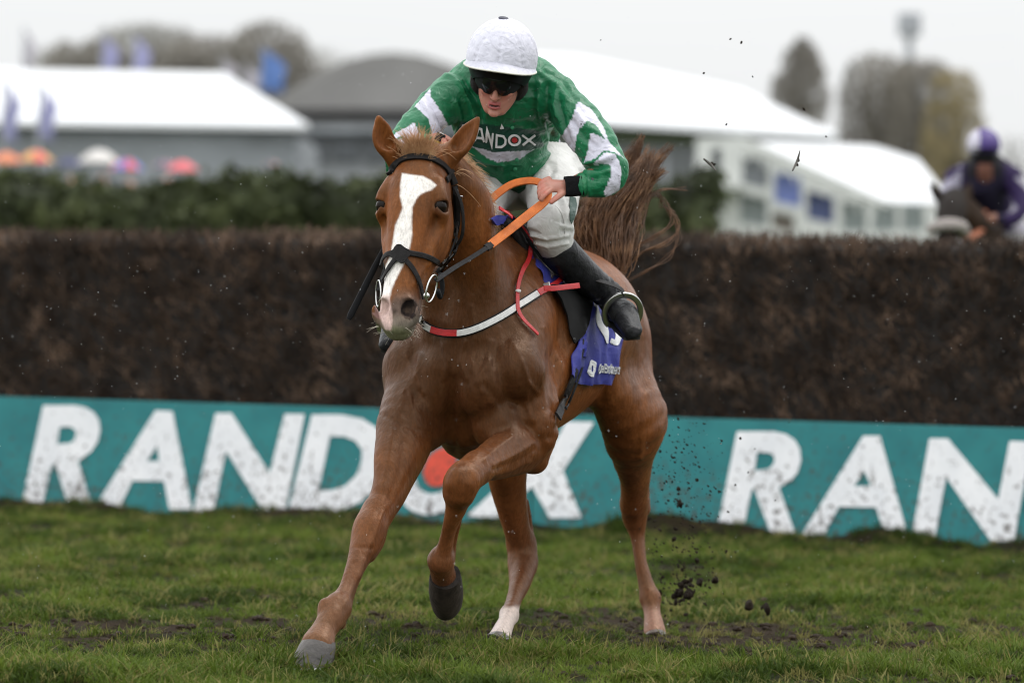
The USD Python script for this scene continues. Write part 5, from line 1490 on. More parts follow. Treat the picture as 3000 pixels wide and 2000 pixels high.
# ---- boots
BOOT = simple('black_boot_leather', (.008, .008, .009), .30, .4, 40, .4, 45, spec=.20, dist=.012)
for sgn, kn_, an_, toe, shin in ((1, P(1640, 738, 17.17), AN_L, P(1852, 972, 17.13), [P(1652, 750, 17.18), P(1696, 793, 17.24), P(1748, 836, 17.31), P(1796, 874, 17.37)]),
                                 (-1, P(1355, 730, 17.17), AN_R, P(1140, 1010, 17.02), [P(1345, 745, 17.18), P(1300, 795, 17.22), P(1245, 855, 17.27), P(1185, 905, 17.28)])):
    lo, hi = np.minimum(np.minimum(shin[0], shin[-1]), toe) - .12, np.maximum(np.maximum(shin[0], shin[-1]), toe) + .12
    b_g = Grid(*[np.arange(lo[d], hi[d], .006) for d in range(3)])
    b_g.sweep([shin[0] * 1.25 - shin[1] * .25] + shin, [.066, .064, .060, .053, .046], k=.02, n=6)
    heel = shin[-1] + unit(shin[-1] - toe) * .045 - np.array([0, 0, .03])
    mid = shin[-1] * .45 + toe * .55 + np.array([0, 0, .012])
    b_g.sweep([heel, shin[-1] * .75 + toe * .25 - [0, 0, .012], mid, toe], [.037, .042, .048, .037], [.038, .043, .041, .028], k=.02, n=6)
    bv, bf2 = b_g.mesh(.7)
    nrm = vnormals(bv, bf2)
    ax = unit(shin[-1] - shin[0])
    tt = (bv - shin[0]) @ ax / np.linalg.norm(shin[-1] - shin[0])
    wr = np.sin(tt * 46 + 5 * meshkit.noise(bv * 14, 3)) * np.exp(-((tt - .88) / .20) ** 2)
    bv = bv + nrm * (.0035 * wr + .003 * (meshkit.fbm(bv * 20, 2, 5) - .5))[:, None]
    bt = obj('boot', (bv, bf2), BOOT, jk, smooth=True)
    sole_c = shin[-1] * .35 + toe * .65 - np.array([0, 0, .034])
    obj('boot_sole', tube([heel - [0, 0, .032], shin[-1] * .6 + toe * .4 - [0, 0, .05], toe - [0, 0, .022]], .007, 8, up=(0, -.3, 1), w=[.030, .034, .03]), simple('boot_rubber', (.012, .012, .012), .6, .3, 60) if sgn > 0 else MATS['boot_rubber'], bt, smooth=50)
    # stirrup iron hung from its leather
    st_ = thing('stirrup', 'steel stirrup iron round the ' + ('left boot, in front of the blue number cloth' if sgn > 0 else 'right boot, low beside the far shoulder of the horse'), 'stirrup')
    foot = unit(toe - shin[-1])
    side = unit(np.cross(foot, [0, 0, 1]))
    upf = np.cross(side, foot)
    upf = upf if upf[2] > 0 else -upf
    c0 = shin[-1] * .52 + toe * .48
    pts = [c0 + side * .064 * math.sin(a) * (1.0 if abs(a) < 2.2 else .95) + upf * (.068 * math.cos(a) + .006) for a in np.linspace(-2.35, 2.35, 25)]
    obj('arch', tube(pts, .0055, 8, up=foot, w=.0105, n=1), STEEL, st_, smooth=True)
    obj('tread', tube([pts[0], c0 - upf * .048, pts[-1]], .005, 8, up=upf, w=.017, n=3), MATS['boot_rubber'], st_, smooth=50)
    l1 = hp(-.13, sgn * .22, 1.30)
    obj('stirrup_leather', tube([pts[12], pts[12] * .6 + l1 * .4 + HL * sgn * .05, l1], .0022, 8, up=HL * sgn, w=.012), LEATHER, st_, smooth=50)

# ---- cap and helmet
HC = jh(-.010, 0, .050)
HR = np.array([.134, .1205, .137])
SILKW = mat('white_cap_silk', {'tc': ('texture_coordinate', {}), 'n': ('noise_texture', {'scale': 26.0, 'detail': 3.0, 'distortion': 1.5}), 'n2': ('noise_texture', {'scale': 70.0, 'detail': 2.0}), 'b': ('bump', {'strength': 0.35, 'distance': 0.012}), 'r': ('rgb_ramp', {'ramp': [(0.3, (.50, .495, .57)), (0.7, (.57, .565, .64))]}),
                               'p': ('principled_bsdf', {'roughness': 0.42, 'specular_ior_level': 0.35})}, [('tc.object', 'n.vector'), ('tc.object', 'n2.vector'), ('n.fac', 'b.height'), ('n2.fac', 'r.fac'), ('r.color', 'p.base_color'), ('b.normal', 'p.normal')])


def dome_mesh(scale, edge, nth=60, nph=28, seams=True):
    """Part of the helmet's ellipsoid above the height edge(angle) (angle 0 = forward)."""
    vs = []
    for i in range(nph):
        for j in range(nth):
            a = j / nth * 2 * np.pi
            e = edge(a)
            t0 = math.asin(np.clip((e - .050) / (HR[2] * scale), -1, 1))
            t = t0 + (math.pi / 2 - t0) * i / (nph - 1)
            r = 1.0
            if seams:
                sm = (a / (2 * np.pi) * 8) % 1.0
                sm = min(sm, 1 - sm)
                r -= .022 * math.exp(-(sm / .045) ** 2) * math.cos(t)
                r += .010 * math.sin(2 * np.pi * min(sm, .5)) * math.cos(t) + (.012) * math.sin(37 * t + 3 * sm) * math.exp(-(sm / .10) ** 2) * math.cos(t)
            d = np.array([math.cos(a) * math.cos(t), math.sin(a) * math.cos(t), math.sin(t)]) * HR * scale * r
            vs.append(HC + d @ JH)
    f = []
    for i in range(nph - 1):
        for j in range(nth):
            a, b, c, d = i * nth + j, i * nth + (j + 1) % nth, (i + 1) * nth + (j + 1) % nth, (i + 1) * nth + j
            f += [[a, b, c], [a, c, d]]
    return np.array(vs), np.array(f)


helmet = obj('helmet', dome_mesh(.965, lambda a: .036 - .060 * (1 - math.cos(a)) / 2 - .055 * abs(math.sin(a)) ** 3, seams=False), simple('black_helmet_shell', (.005, .005, .006), .4, .3, 40, spec=.14), jk, smooth=True)
capo = obj('cap', dome_mesh(1.0, lambda a: .098 - .100 * (1 - math.cos(a)) / 2 - .020 * abs(math.sin(a)) ** 2, 96, 40), SILKW, jk, smooth=True)
_nz = JH @ unit([0, -.22, 1.0])
_q = (HR ** 2 * _nz / np.linalg.norm(HR * _nz)) @ JH
obj('cap_button', sphere(HC + _q, (.018, .018, .006), 2, np.stack([jl, np.cross(unit(_q), jl), unit(_q)])), simple('navy_button', (.03, .03, .05), .5), capo, smooth=True)
# peak
n1, n2 = 33, 7
vs = []
for lay in (0, 1):
    for i in range(n1):
        a = math.radians(-86 + 172 * i / (n1 - 1))
        for j in range(n2):
            t = j / (n2 - 1)
            r = 1.0 + t * .34 * max(math.cos(a), 0) ** .8
            ub = .098 - .100 * (1 - math.cos(a)) / 2 - .020 * math.sin(a) ** 2 + .002
            u = ub - .012 * t - .004 * lay
            k = math.sqrt(max(0, 1 - ((ub - .050) / HR[2]) ** 2))
            vs.append(JF0 + np.array([-.010 + math.cos(a) * HR[0] * k * r, math.sin(a) * HR[1] * k * (1.0 + (r - 1) * .55), u]) @ JH)
vs = np.array(vs)
f = []
o = n1 * n2
for i in range(n1 - 1):
    for j in range(n2 - 1):
        a, b, c, d = i * n2 + j, (i + 1) * n2 + j, (i + 1) * n2 + j + 1, i * n2 + j + 1
        f += [[a, b, c], [a, c, d], [a + o, c + o, b + o], [a + o, d + o, c + o]]
    a, b = i * n2 + n2 - 1, (i + 1) * n2 + n2 - 1
    f += [[a, b, b + o], [a, b + o, a + o]]
obj('peak', (vs, np.array(f)), SILKW, capo, smooth=40)
obj('peak_edge', tube([vs[i * n2 + n2 - 1] for i in range(n1)], .0028, 6, n=1), simple('cream_piping', (.55, .54, .48), .5), capo, smooth=True)
# goggles
GL = simple('goggle_lens', (.003, .003, .004), .07, .2, 10, spec=.4)
GFm = simple('goggle_frame', (.007, .007, .008), .45, .2, 60, spec=.15)


def goggle(scale, lift, name, m, parent, u0=.002, hu=.036, half=.078):
    vs, n1, n2 = [], 29, 11
    for lay in (0, 1):
        for i in range(n1):
            s = -1 + 2 * i / (n1 - 1)
            for j in range(n2):
                v = -1 + 2 * j / (n2 - 1)
                hgt = hu * (1 - .45 * abs(s) ** 5)
                notch = .020 * math.exp(-(s / .16) ** 2) * (v < 0) * -v
                l = s * half
                f_ = .111 + lift - .052 * abs(s) ** 2.2 - .006 * v * v - lay * .006
                vs.append(jh(f_, l, u0 + v * hgt * scale + notch))
    vs = np.array(vs)
    f, o = [], n1 * n2
    for i in range(n1 - 1):
        for j in range(n2 - 1):
            a, b, c, d = i * n2 + j, (i + 1) * n2 + j, (i + 1) * n2 + j + 1, i * n2 + j + 1
            f += [[a, b, c], [a, c, d], [a + o, c + o, b + o], [a + o, d + o, c + o]]
    for i in range(n1 - 1):
        for j in (0, n2 - 1):
            a, b = i * n2 + j, (i + 1) * n2 + j
            f += [[a, b, b + o], [a, b + o, a + o]]
    for j in range(n2 - 1):
        for i in (0, n1 - 1):
            a, b = i * n2 + j, i * n2 + j + 1
            f += [[a, b, b + o], [a, b + o, a + o]]
    return obj(name, (vs, np.array(f)), m, parent, smooth=50)


gg_ = goggle(1.0, 0, 'goggles', GFm, jk)
goggle(.86, .0035, 'lens', GL, gg_, half=.072)
for s in (-1, 1):
    obj('goggle_strap', tube([jh(.055, s * .070, -.002), jh(.02, s * .096, .012), jh(-.04, s * .108, .022)], .0025, 8, up=jl * s, w=.013), GFm, gg_, smooth=50)
    obj('chin_strap', tube([jh(.0, s * .083, .0), jh(.01, s * .072, -.055), jh(.045, s * .048, -.105), jh(.065, s * .018, -.124)], .0025, 8, up=jl * s, w=.0085), simple('black_webbing', (.008, .008, .008), .7) if s < 0 else MATS['black_webbing'], helmet, smooth=50)

# ---- whip
wh = thing('whip', 'black riding whip held by the jockey, its end showing left of the horse head', 'whip')
w0, w1 = P(1289, 402, 16.905), P(1021, 936, 16.86)
d = unit(w1 - w0)
obj('shaft', tube([w0, w0 + d * .25, w0 + d * .45, w1], [.0085, .0075, .0065, .0065], 10, n=1), simple('black_whip', (.006, .006, .007), .3, .3, 50, spec=.2), wh, smooth=True)
obj('flapper', tube([w1 - d * .27, w1 - d * .20, w1 - d * .02, w1], [.007, .010, .011, .007], 10, n=1, w=[.008, .011, .012, .008], up=(0, -1, 0)), simple('padded_whip_end', (.006, .006, .007), .4, .3, 60, spec=.12), wh, smooth=60)
obj('handle_cap', tube([w0 - d * .012, w0 + d * .014], .0165, 16, n=1), LEATHW, wh, smooth=40)
obj('cap_badge', tube([w0 - d * .0145, w0 - d * .0115], .0095, 16, n=1), WPRINT, wh, smooth=40)
obj('handle_ring', tube([w0 + d * .016, w0 + d * .022], .0155, 16, n=1), simple('brass_ring', (.45, .30, .10), .35, metal=1.0), wh, smooth=40)
# ------------------------------------------------------------ far things beyond the fence
rg = np.random.default_rng(21)


def quad_mesh(pts):
    return np.array(pts, float), np.array([[0, 1, 2], [0, 2, 3]])


def X(px, Y):
    return P(px, 870, Y)[0]


def Z(py, Y, px=1500):
    return P(px, py, Y)[2]


PVC = simple('white_marquee_cloth', (.60, .61, .625), .45, .03, .8)
PVCG = simple('grey_marquee_wall', (.20, .215, .23), .6, .25, .5)
GLASSY = simple('dark_glazed_front', (.10, .11, .12), .35, .35, .35)
SLATE = simple('grey_metal_roof', (.20, .195, .185), .6, .08, .6)
SHADE = simple('dark_hall_shade', (.09, .09, .09), .6, .2, 1.0)  # dark colour stands in for the shade under the hall roof
WHITEP = simple('white_painted_steel', (.50, .51, .49), .5, .12, 2.0)
GREYP = simple('grey_painted_pole', (.30, .31, .33), .5, .1, 2.0)
CONC = simple('pale_concrete', (.22, .23, .24), .7, .15, .7)


def extr(profile, Y, depth, px0=0):
    """profile: pixel outline at distance Y, extruded away from the camera."""
    pts = np.array([P(x, y, Y) for x, y in profile])
    pg = Polygon([(p[0], p[2]) for p in pts]).buffer(0)
    t = trimesh.creation.extrude_polygon(pg, depth, engine='earcut')
    v = np.array(t.vertices)
    return np.stack([v[:, 0], Y + v[:, 2], v[:, 1]], -1), np.array(t.faces)[:, ::-1]


# left marquee with a hipped white roof
Y = 120
mq = thing('marquee', 'long white hip roofed marquee at the left in front of the bare trees', 'marquee')
yb = Y + 14
e0, e1 = P(-700, 345, Y), P(905, 366, Y)
ridge0, ridge1 = P(-700, 190, Y + 7), P(655, 214, Y + 7)
b0, b1 = e0 + [0, 14, 0], e1 + [-1.9, 14, -.2]
t_ = np.array([0, 0, -.12])
v = np.array([e0, e1, ridge1, ridge0, b1, b0, e0 + t_, e1 + t_, b1 + t_, b0 + t_])
obj('roof', (v, np.array([[0, 1, 2], [0, 2, 3], [1, 4, 2], [4, 5, 3], [4, 3, 2], [0, 6, 7], [0, 7, 1], [1, 7, 8], [1, 8, 4]])), PVC, mq)
obj('wall', boxm((e1 + e0) / 2 * [1, 0, 0] + [0, Y + 7, e1[2] / 2 - .09], (e1[0] - e0[0] - .6, 13.4, e1[2] - .18)), PVCG, mq)
for k in range(9):
    x = e0[0] + (e1[0] - e0[0]) * (k + .5) / 9
    obj('window', boxm((x, Y + .25, e1[2] * .5), (1.0, .10, 2.4)), GLASSY, mq)

# the big arched hall behind
Y = 165
hall = thing('exhibition_hall', 'large hall with a dark grey arched roof behind the head of the jockey in green', 'building')
arc = [(800, 300), (850, 262), (920, 220), (1000, 182), (1080, 160), (1150, 154), (1230, 162), (1320, 190), (1420, 235), (1520, 300)]
inner = [(x, y + 26) for x, y in arc[::-1]]
obj('roof', extr(arc + inner, Y - 3, 34), SLATE, hall)
obj('gable', extr([(815, 322)] + [(x, y + 24) for x, y in arc[1:-1]] + [(1505, 322)], Y - 3.06, 28), simple('hall_gable', (.19, .185, .178), .7, .12, .4), hall)
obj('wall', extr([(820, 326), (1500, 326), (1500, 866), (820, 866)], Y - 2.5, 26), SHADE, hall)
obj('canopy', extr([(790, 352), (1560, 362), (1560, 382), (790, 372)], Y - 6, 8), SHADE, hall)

# glazed stand, low and long
Y = 140
stand = thing('grandstand', 'long low grey stand with a glazed front under the white marquee roofs', 'stand')
obj('front', extr([(-300, 395), (2060, 385), (2060, 860), (-300, 860)], Y, 5), CONC, stand)
for k in range(26):
    x0 = -280 + k * 90
    obj('window', extr([(x0, 402), (x0 + 70, 402), (x0 + 70, 470), (x0, 470)], Y - .14, .10), GLASSY, stand)
obj('fascia', extr([(-310, 376), (2070, 366), (2070, 384), (-310, 394)], Y - .5, 1.2), PVCG, stand)

# white tent behind the jockey, to the right
Y = 112
tn = thing('marquee', 'wide white marquee roof sloping down to the right behind the jockey in green', 'marquee')
e0, e1 = P(1360, 330, Y), P(2458, 396, Y)
r0, r1 = P(1420, 150, Y + 8), P(1700, 166, Y + 8)
b0, b1 = e0 + [0, 16, 0], e1 + [0, 16, 0]
v = np.array([e0, e1, r1, r0, b1, b0, e0 + t_, e1 + t_, b1 + t_, b0 + t_, P(2170, 262, Y + 8)])
obj('roof', (v, np.array([[0, 1, 10], [0, 10, 2], [0, 2, 3], [1, 4, 10], [4, 5, 3], [4, 3, 2], [4, 2, 10], [0, 6, 7], [0, 7, 1], [1, 7, 8], [1, 8, 4], [0, 3, 5]])), PVC, tn)
obj('wall', boxm(((e0[0] + e1[0]) / 2, Y + 8, e0[2] / 2 - .35), (e1[0] - e0[0] - .8, 14.6, e0[2] - .5)), simple('marquee_side_wall', (.16, .17, .175), .5, .2, .5), tn)
for k in range(12):
    x = e0[0] + (e1[0] - e0[0]) * (k + .5) / 12
    obj('upright', boxm((x, Y + .5, e1[2] * .45), (.12, .12, e1[2] * .88)), GREYP, tn)

# white stair tower and low tent at the right
Y = 90
stt = thing('stair_tower', 'white steel stair tower with square openings and blue panels at the right above the fence', 'stairs')
fr = [[(2040, 405), (2180, 400), (2600, 590), (2740, 600), (2740, 900), (2040, 900)]]
def wider(o, k=1.42):
    o = np.array(o, float)
    return [tuple(x) for x in (o - o.mean(0)) * k + o.mean(0)]


ops = [[(2088, 450), (2110, 446), (2110, 510), (2088, 510)], [(2186, 470), (2240, 482), (2240, 540), (2186, 528)], [(2280, 516), (2336, 530), (2336, 592), (2280, 580)], [(2376, 572), (2432, 586), (2432, 642), (2376, 630)],
       [(2180, 580), (2236, 592), (2236, 650), (2180, 640)], [(2272, 628), (2318, 638), (2318, 672), (2272, 664)], [(2078, 560), (2112, 560), (2112, 590), (2078, 590)],
       [(2478, 602), (2528, 606), (2528, 664), (2478, 664)], [(2566, 606), (2616, 608), (2616, 664), (2566, 664)], [(2652, 608), (2698, 610), (2698, 664), (2652, 664)]]
ops = [wider(o) for o in ops]
pg = Polygon([(P(x, y, Y)[0], P(x, y, Y)[2]) for x, y in fr[0]], [[(P(x, y, Y)[0], P(x, y, Y)[2]) for x, y in o] for o in ops])
t = trimesh.creation.extrude_polygon(pg, .12, engine='earcut')
vv = np.array(t.vertices)
obj('frame', (np.stack([vv[:, 0], Y + vv[:, 2], vv[:, 1]], -1), np.array(t.faces)[:, ::-1]), WHITEP, stt)
BLUE1 = simple('blue_panel', (.17, .22, .50), .5, .1, 1.0)
BLUE2 = simple('navy_panel', (.07, .09, .20), .5, .1, 1.0)
GRN = simple('grey_green_glass', (.22, .25, .245), .3, .1, 1.0)
BRW = simple('brown_panel', (.20, .17, .14), .6, .1, 1.0)
for o, mt in zip(ops, [GLASSY, PVCG, BLUE1, BLUE2, GRN, BRW, PVCG, GRN, GRN, GRN]):
    c = np.array(o, float)
    c = (c - c.mean(0)) * 1.06 + c.mean(0)
    obj('panel', extr(c, Y + .2, .06), mt, stt)
for k in range(9):
    a, b = P(2190 + k * 46, 415 + k * 21, Y - .6), P(2190 + k * 46, 470 + k * 21, Y - .6)
    obj('railing_post', tube([a, b], .03, 6, up=(0, 1, 0)), WHITEP, stt)
obj('handrail', tube([P(2170, 412, Y - .6), P(2600, 606, Y - .6)], .045, 6), WHITEP, stt)
obj('floor', extr([(2030, 540), (2180, 540), (2180, 552), (2030, 552)], Y - .8, 3.0), WHITEP, stt)
lt = thing('marquee', 'low white marquee with a rounded roof behind the white stair tower', 'marquee')
e0, e1 = P(2060, 590, Y + 2), P(2792, 596, Y + 2)
r0, r1, r2 = P(2070, 408, Y + 9), P(2560, 428, Y + 9), P(2690, 468, Y + 9)
v = np.array([e0, e1, r2, r1, r0, e1 + [0, 14, 0], e0 + [0, 14, 0]])
obj('roof', (v, np.array([[0, 1, 2], [0, 2, 3], [0, 3, 4], [1, 5, 2], [5, 6, 4], [5, 4, 3], [5, 3, 2], [0, 4, 6]])), PVC, lt)
obj('wall', boxm(((e0[0] + e1[0]) / 2, Y + 9, e0[2] / 2 - .05), (e1[0] - e0[0] - .5, 12.6, e0[2] - .1)), PVC, lt)

# ---- trees: trunk, limbs and a crown of fine twigs
BARK = simple('grey_bark', (.10, .092, .082), .85, .25, 3.0)
TW = {}
for nm, c in (('hazed_grey_brown_twigs', (.20, .185, .16)), ('hazed_brown_twigs', (.165, .150, .125)), ('ochre_twigs', (.24, .195, .10)), ('pale_grey_twigs', (.30, .295, .275))):  # grey and brown crowns lightened so the colour carries distance haze
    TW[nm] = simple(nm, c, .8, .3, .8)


def tree(px, top, base, Y, half, m, label, dense=1500, group=None, seed=0, trunk=.25, taper=1.0, sx=None):
    """A bare tree: half = half width of the crown in pixels."""
    r = np.random.default_rng(seed)
    foot = np.array([X(px, Y), Y, -.05])
    H = Z(top, Y, px)
    R = half / FPX * Y
    zb = max(H * .18, Z(base, Y, px))
    t = thing('tree', label, 'tree', group=group)
    obj('trunk', tube([foot, foot + [R * .05, 0, H * .4], foot + [0, 0, H * .8]], [trunk, trunk * .7, trunk * .2], 8), BARK, t, smooth=True)
    limbs = []
    tips = []
    for k in range(16):
        a = r.uniform(0, 2 * np.pi)
        h0 = H * r.uniform(.2, .7)
        e = foot + [math.cos(a) * R * r.uniform(.5, .9), math.sin(a) * R * r.uniform(.5, .9), min(H * .97, h0 + H * r.uniform(.12, .4))]
        s0 = foot + [0, 0, h0]
        limbs.append(tube([s0, (s0 + e) / 2 + [0, 0, .3], e], [trunk * .35, trunk * .22, trunk * .08], 6, n=2))
    obj('limbs', join(*limbs), BARK, t, smooth=True)
    st, wd = [], []
    for k in range(dense):
        while True:
            p = r.uniform(-1, 1, 3)
            if (np.abs(p) ** (2.4 if taper > .97 or taper < .7 else 3.6)).sum() < 1:
                break
        tp = 1 - (1 - taper) * max(p[2], 0)
        c = foot + np.array([p[0] * R * tp, p[1] * R * tp, (zb + H) / 2 + p[2] * (H - zb) / 2])
        if meshkit.noise(c[None] * (1.6 / max(R, 1)) * 1.6, seed)[0] < .30:
            continue
        d = unit(np.array([p[0] * .6, p[1] * .6, .9]) + r.normal(0, .45, 3))
        L = R * r.uniform(.10, .26)
        st.append(np.array([c - d * L * .5, c + r.normal(0, .05, 3) * L, c + d * L * .5]))
        wd.append(np.array([1.3, 1.0, .4]) * R * .020)
    curves('crown', st, wd, m, t)
    return t


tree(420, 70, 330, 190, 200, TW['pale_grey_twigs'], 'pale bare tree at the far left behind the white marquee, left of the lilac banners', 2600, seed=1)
tree(600, 100, 330, 185, 150, TW['hazed_grey_brown_twigs'], 'grey brown bare tree above the middle of the left white marquee', 3000, seed=2)
tree(250, 110, 330, 180, 150, TW['hazed_grey_brown_twigs'], 'bare tree with a low rounded crown at the far left of the row', 2400, seed=3)
tree(775, 58, 330, 180, 130, TW['hazed_grey_brown_twigs'], 'tallest bare tree of the left row, rising behind the blue banner', 3400, seed=4)
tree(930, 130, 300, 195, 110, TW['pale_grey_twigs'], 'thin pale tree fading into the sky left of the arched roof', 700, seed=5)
tree(2335, 104, 400, 150, 92, TW['hazed_brown_twigs'], 'tall narrow brown tree above the slope of the white marquee roof', 4200, seed=6, taper=.55)
tree(2555, 152, 620, 140, 112, TW['hazed_brown_twigs'], 'broad bare brown tree, left of the pair behind the stair tower', 6000, seed=7, taper=.95)
tree(2690, 168, 620, 142, 128, TW['hazed_brown_twigs'], 'broad bare brown tree in the middle below the floodlight mast', 6000, seed=8, taper=.85)
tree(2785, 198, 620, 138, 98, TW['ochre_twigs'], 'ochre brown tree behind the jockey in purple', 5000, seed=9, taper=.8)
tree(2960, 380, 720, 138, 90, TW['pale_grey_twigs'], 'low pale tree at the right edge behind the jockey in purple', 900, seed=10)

tree(500, 120, 330, 188, 120, TW['hazed_grey_brown_twigs'], 'bare tree between the two lilac banners and the pale tree behind the marquee', 2000, seed=11)
tree(690, 118, 330, 182, 110, TW['hazed_grey_brown_twigs'], 'bare tree just left of the tallest one in the left row', 2000, seed=12)
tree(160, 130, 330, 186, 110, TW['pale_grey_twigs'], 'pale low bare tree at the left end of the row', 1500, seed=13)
tree(870, 150, 330, 190, 90, TW['hazed_grey_brown_twigs'], 'small bare tree right of the blue banner', 1500, seed=14)
# ---- floodlight mast
Y = 160
ms = thing('floodlight_mast', 'tall thin grey floodlight mast standing against the sky at the right', 'mast')
obj('pole', tube([np.array([X(2664, Y), Y, 0]), P(2664, 60, Y)], [.22, .14], 8), GREYP, ms, smooth=True)
obj('lamp_head', boxm(P(2664, 72, Y), (.75, .4, .75), None, .08), GREYP, ms)
obj('lamp_arm', boxm(P(2664, 100, Y), (.5, .3, .16), None, .04), GREYP, ms)

# ---- feather flags
LIL = simple('lilac_flag_cloth', (.24, .24, .40), .7, .12, 1.5)
MAU = simple('mauve_grey_flag_cloth', (.33, .31, .34), .7, .12, 1.5)
BLUF = simple('blue_flag_cloth', (.07, .14, .34), .7, .12, 1.5)


def flag(px, y0, y1, half, Y, m, label):
    f = thing('flag', label, 'flag')
    x = X(px, Y)
    top, bot = Z(y0, Y, px), Z(y1, Y, px)
    w = 2 * half / FPX * Y
    obj('pole', tube([np.array([x - w / 2, Y, -.02]), np.array([x - w / 2, Y, top + .1])], .035, 6, up=(0, 1, 0)), GREYP, f)
    n = 9
    vs = []
    for side in (0, 1):
        for k in range(n):
            t = k / (n - 1)
            e = .25 + .75 * min(1, t * 3.0)
            for dy in (-.012, .012):
                vs.append([x - w / 2 + .04 + side * w * e + .05 * math.sin(6 * t), Y + dy + side * .08 * math.sin(5 * t + 1), top + (bot - top) * t + (0 if side == 0 else -.1)])
    v = np.array(vs)
    fs = []
    for k in range(n - 1):
        a, b, c, d = 2 * k, 2 * (k + 1), 2 * (n + k + 1), 2 * (n + k)
        fs += [[a, d, c], [a, c, b], [a + 1, c + 1, d + 1], [a + 1, b + 1, c + 1]]
        fs += [[d, d + 1, c + 1], [d, c + 1, c]]
    obj('cloth', (v, np.array(fs)), m, f)


flag(20, 236, 405, 20, 96, LIL, 'lilac feather flag at the far left edge in front of the marquee')
flag(127, 248, 400, 22, 96, LIL, 'lilac feather flag second from the left edge, in front of the marquee wall')
flag(72, 88, 215, 15, 150, MAU, 'dark mauve flag above the marquee roof near the left edge')
flag(308, 104, 222, 22, 150, LIL, 'lilac banner above the marquee roof, left of its neighbour in front of the trees')
flag(400, 106, 228, 22, 150, LIL, 'lilac banner above the marquee roof, right of its neighbour in front of the trees')
flag(660, 172, 245, 20, 150, MAU, 'mauve grey banner left of the blue banner above the marquee')
flag(725, 190, 262, 18, 150, MAU, 'pale grey banner just left of the blue banner')
flag(785, 142, 262, 34, 150, BLUF, 'wide blue banner between the marquee and the arched roof')

# ---- umbrellas of spectators beyond the hedge
def umbrella(px, py, Y, half, cols, label, person_col):
    u = thing('umbrella', label, 'umbrella')
    c = P(px, py, Y)
    R = half / FPX * Y
    n, rows = 8, 5
    ms_ = {}
    for g in range(n):
        vs, fs = [], []
        for i in range(rows + 1):
            t = i / rows
            for s in range(4):
                a = (g + s / 3) * 2 * math.pi / n
                sag = 1 - .05 * math.sin(math.pi * s / 3) * t
                vs.append(c + np.array([math.cos(a) * R * t * sag, math.sin(a) * R * t * sag, R * .62 * (1 - t * t) - R * .3]))
        for i in range(rows):
            for s in range(3):
                k = i * 4 + s
                fs += [[k, k + 4, k + 5], [k, k + 5, k + 1]]
        obj('panel', (np.array(vs), np.array(fs)), cols[g % len(cols)], u, smooth=True)
    obj('shaft', tube([c + [0, 0, R * .3], c + [.02, 0, -R * 1.1]], .012, 6, up=(0, 1, 0)), GREYP, u)


def colr(n, c):
    return simple(n, c, .6, .08, 3.0)


UO, UR, UY, UW, UN, UB, UP_ = colr('orange_umbrella_cloth', (.55, .17, .07)), colr('red_umbrella_cloth', (.55, .06, .06)), colr('amber_umbrella_cloth', (.55, .31, .10)), colr('white_umbrella_cloth', (.50, .48, .46)), colr('navy_umbrella_cloth', (.035, .04, .10)), colr('blue_umbrella_cloth', (.10, .14, .45)), colr('rose_umbrella_cloth', (.60, .10, .12))
YU = 75
umbrella(18, 462, YU, 50, [UO, UO], 'orange umbrella at the left edge above the hedge', None)
umbrella(105, 458, YU, 54, [UO, UY, UR, UY], 'red and amber umbrella beside the orange one at the left', None)
umbrella(205, 474, YU + 1, 44, [UN, UN], 'navy umbrella between the amber and the white umbrellas', None)
umbrella(290, 458, YU, 62, [UW, UW], 'white umbrella left of the red and blue one', None)
umbrella(372, 482, YU - 1, 50, [UR, UB], 'red and blue umbrella overlapping the white one', None)
umbrella(482, 480, YU + 1, 34, [simple('dull_mauve_umbrella_cloth', (.30, .16, .19), .6), UN], 'dull mauve umbrella left of the bright red one', None)
umbrella(535, 486, YU, 46, [UP_, UP_], 'bright rose red umbrella right of the others above the hedge', None)
umbrella(800, 480, YU + 4, 26, [simple('dull_tan_umbrella_cloth', (.30, .19, .14), .6), UN], 'small dull tan umbrella left of the horse ears', None)
CO = [colr('dark_coat', (.03, .03, .035)), colr('grey_coat', (.10, .10, .11)), colr('brown_coat', (.10, .07, .05))]
SKINF = colr('far_skin', (.45, .27, .20))


def spectator(px, Y, top, mt, label):
    h = Z(top, Y, px)
    x = X(px, Y)
    t = thing('person', label, 'person', loc=(x, Y, 0))
    g = Grid(np.arange(-.40, .41, .03), np.arange(-.30, .31, .03), np.arange(-.06, h + .12, .03))
    g.sweep([(0, 0, h * .50), (0, 0, h * .66), (0, 0, h * .82)], [.16, .16, .19], [.11, .12, .10], up=(0, 1, 0), k=.04)
    g.sweep([(0, 0, h * .8), (0, 0, h * .88)], .06, k=.03)
    g.ball((0, -.01, h * .93), (.08, .10, .12), k=.02)
    for s in (-1, 1):
        g.sweep([(s * .09, 0, h * .52), (s * .10, -.02, h * .28), (s * .10, 0, .04)], [.09, .07, .05], k=.03)
        g.sweep([(s * .10, -.02, .03), (s * .11, -.14, .03)], [.045, .04], k=.02)
        g.sweep([(s * .20, 0, h * .80), (s * .25, -.05, h * .62), (s * .16, -.22, h * .68)], [.06, .05, .04], k=.03)
    v, f = g.mesh(.6)
    cc = np.where((v[:, 2] > h * .86)[:, None], [[.45, .27, .20]], [mt])
    cc = np.where((v[:, 2] > h * .965)[:, None], [[.05, .04, .03]], cc)
    obj('body', (v, f), CDM, t, smooth=True, cd=cc)


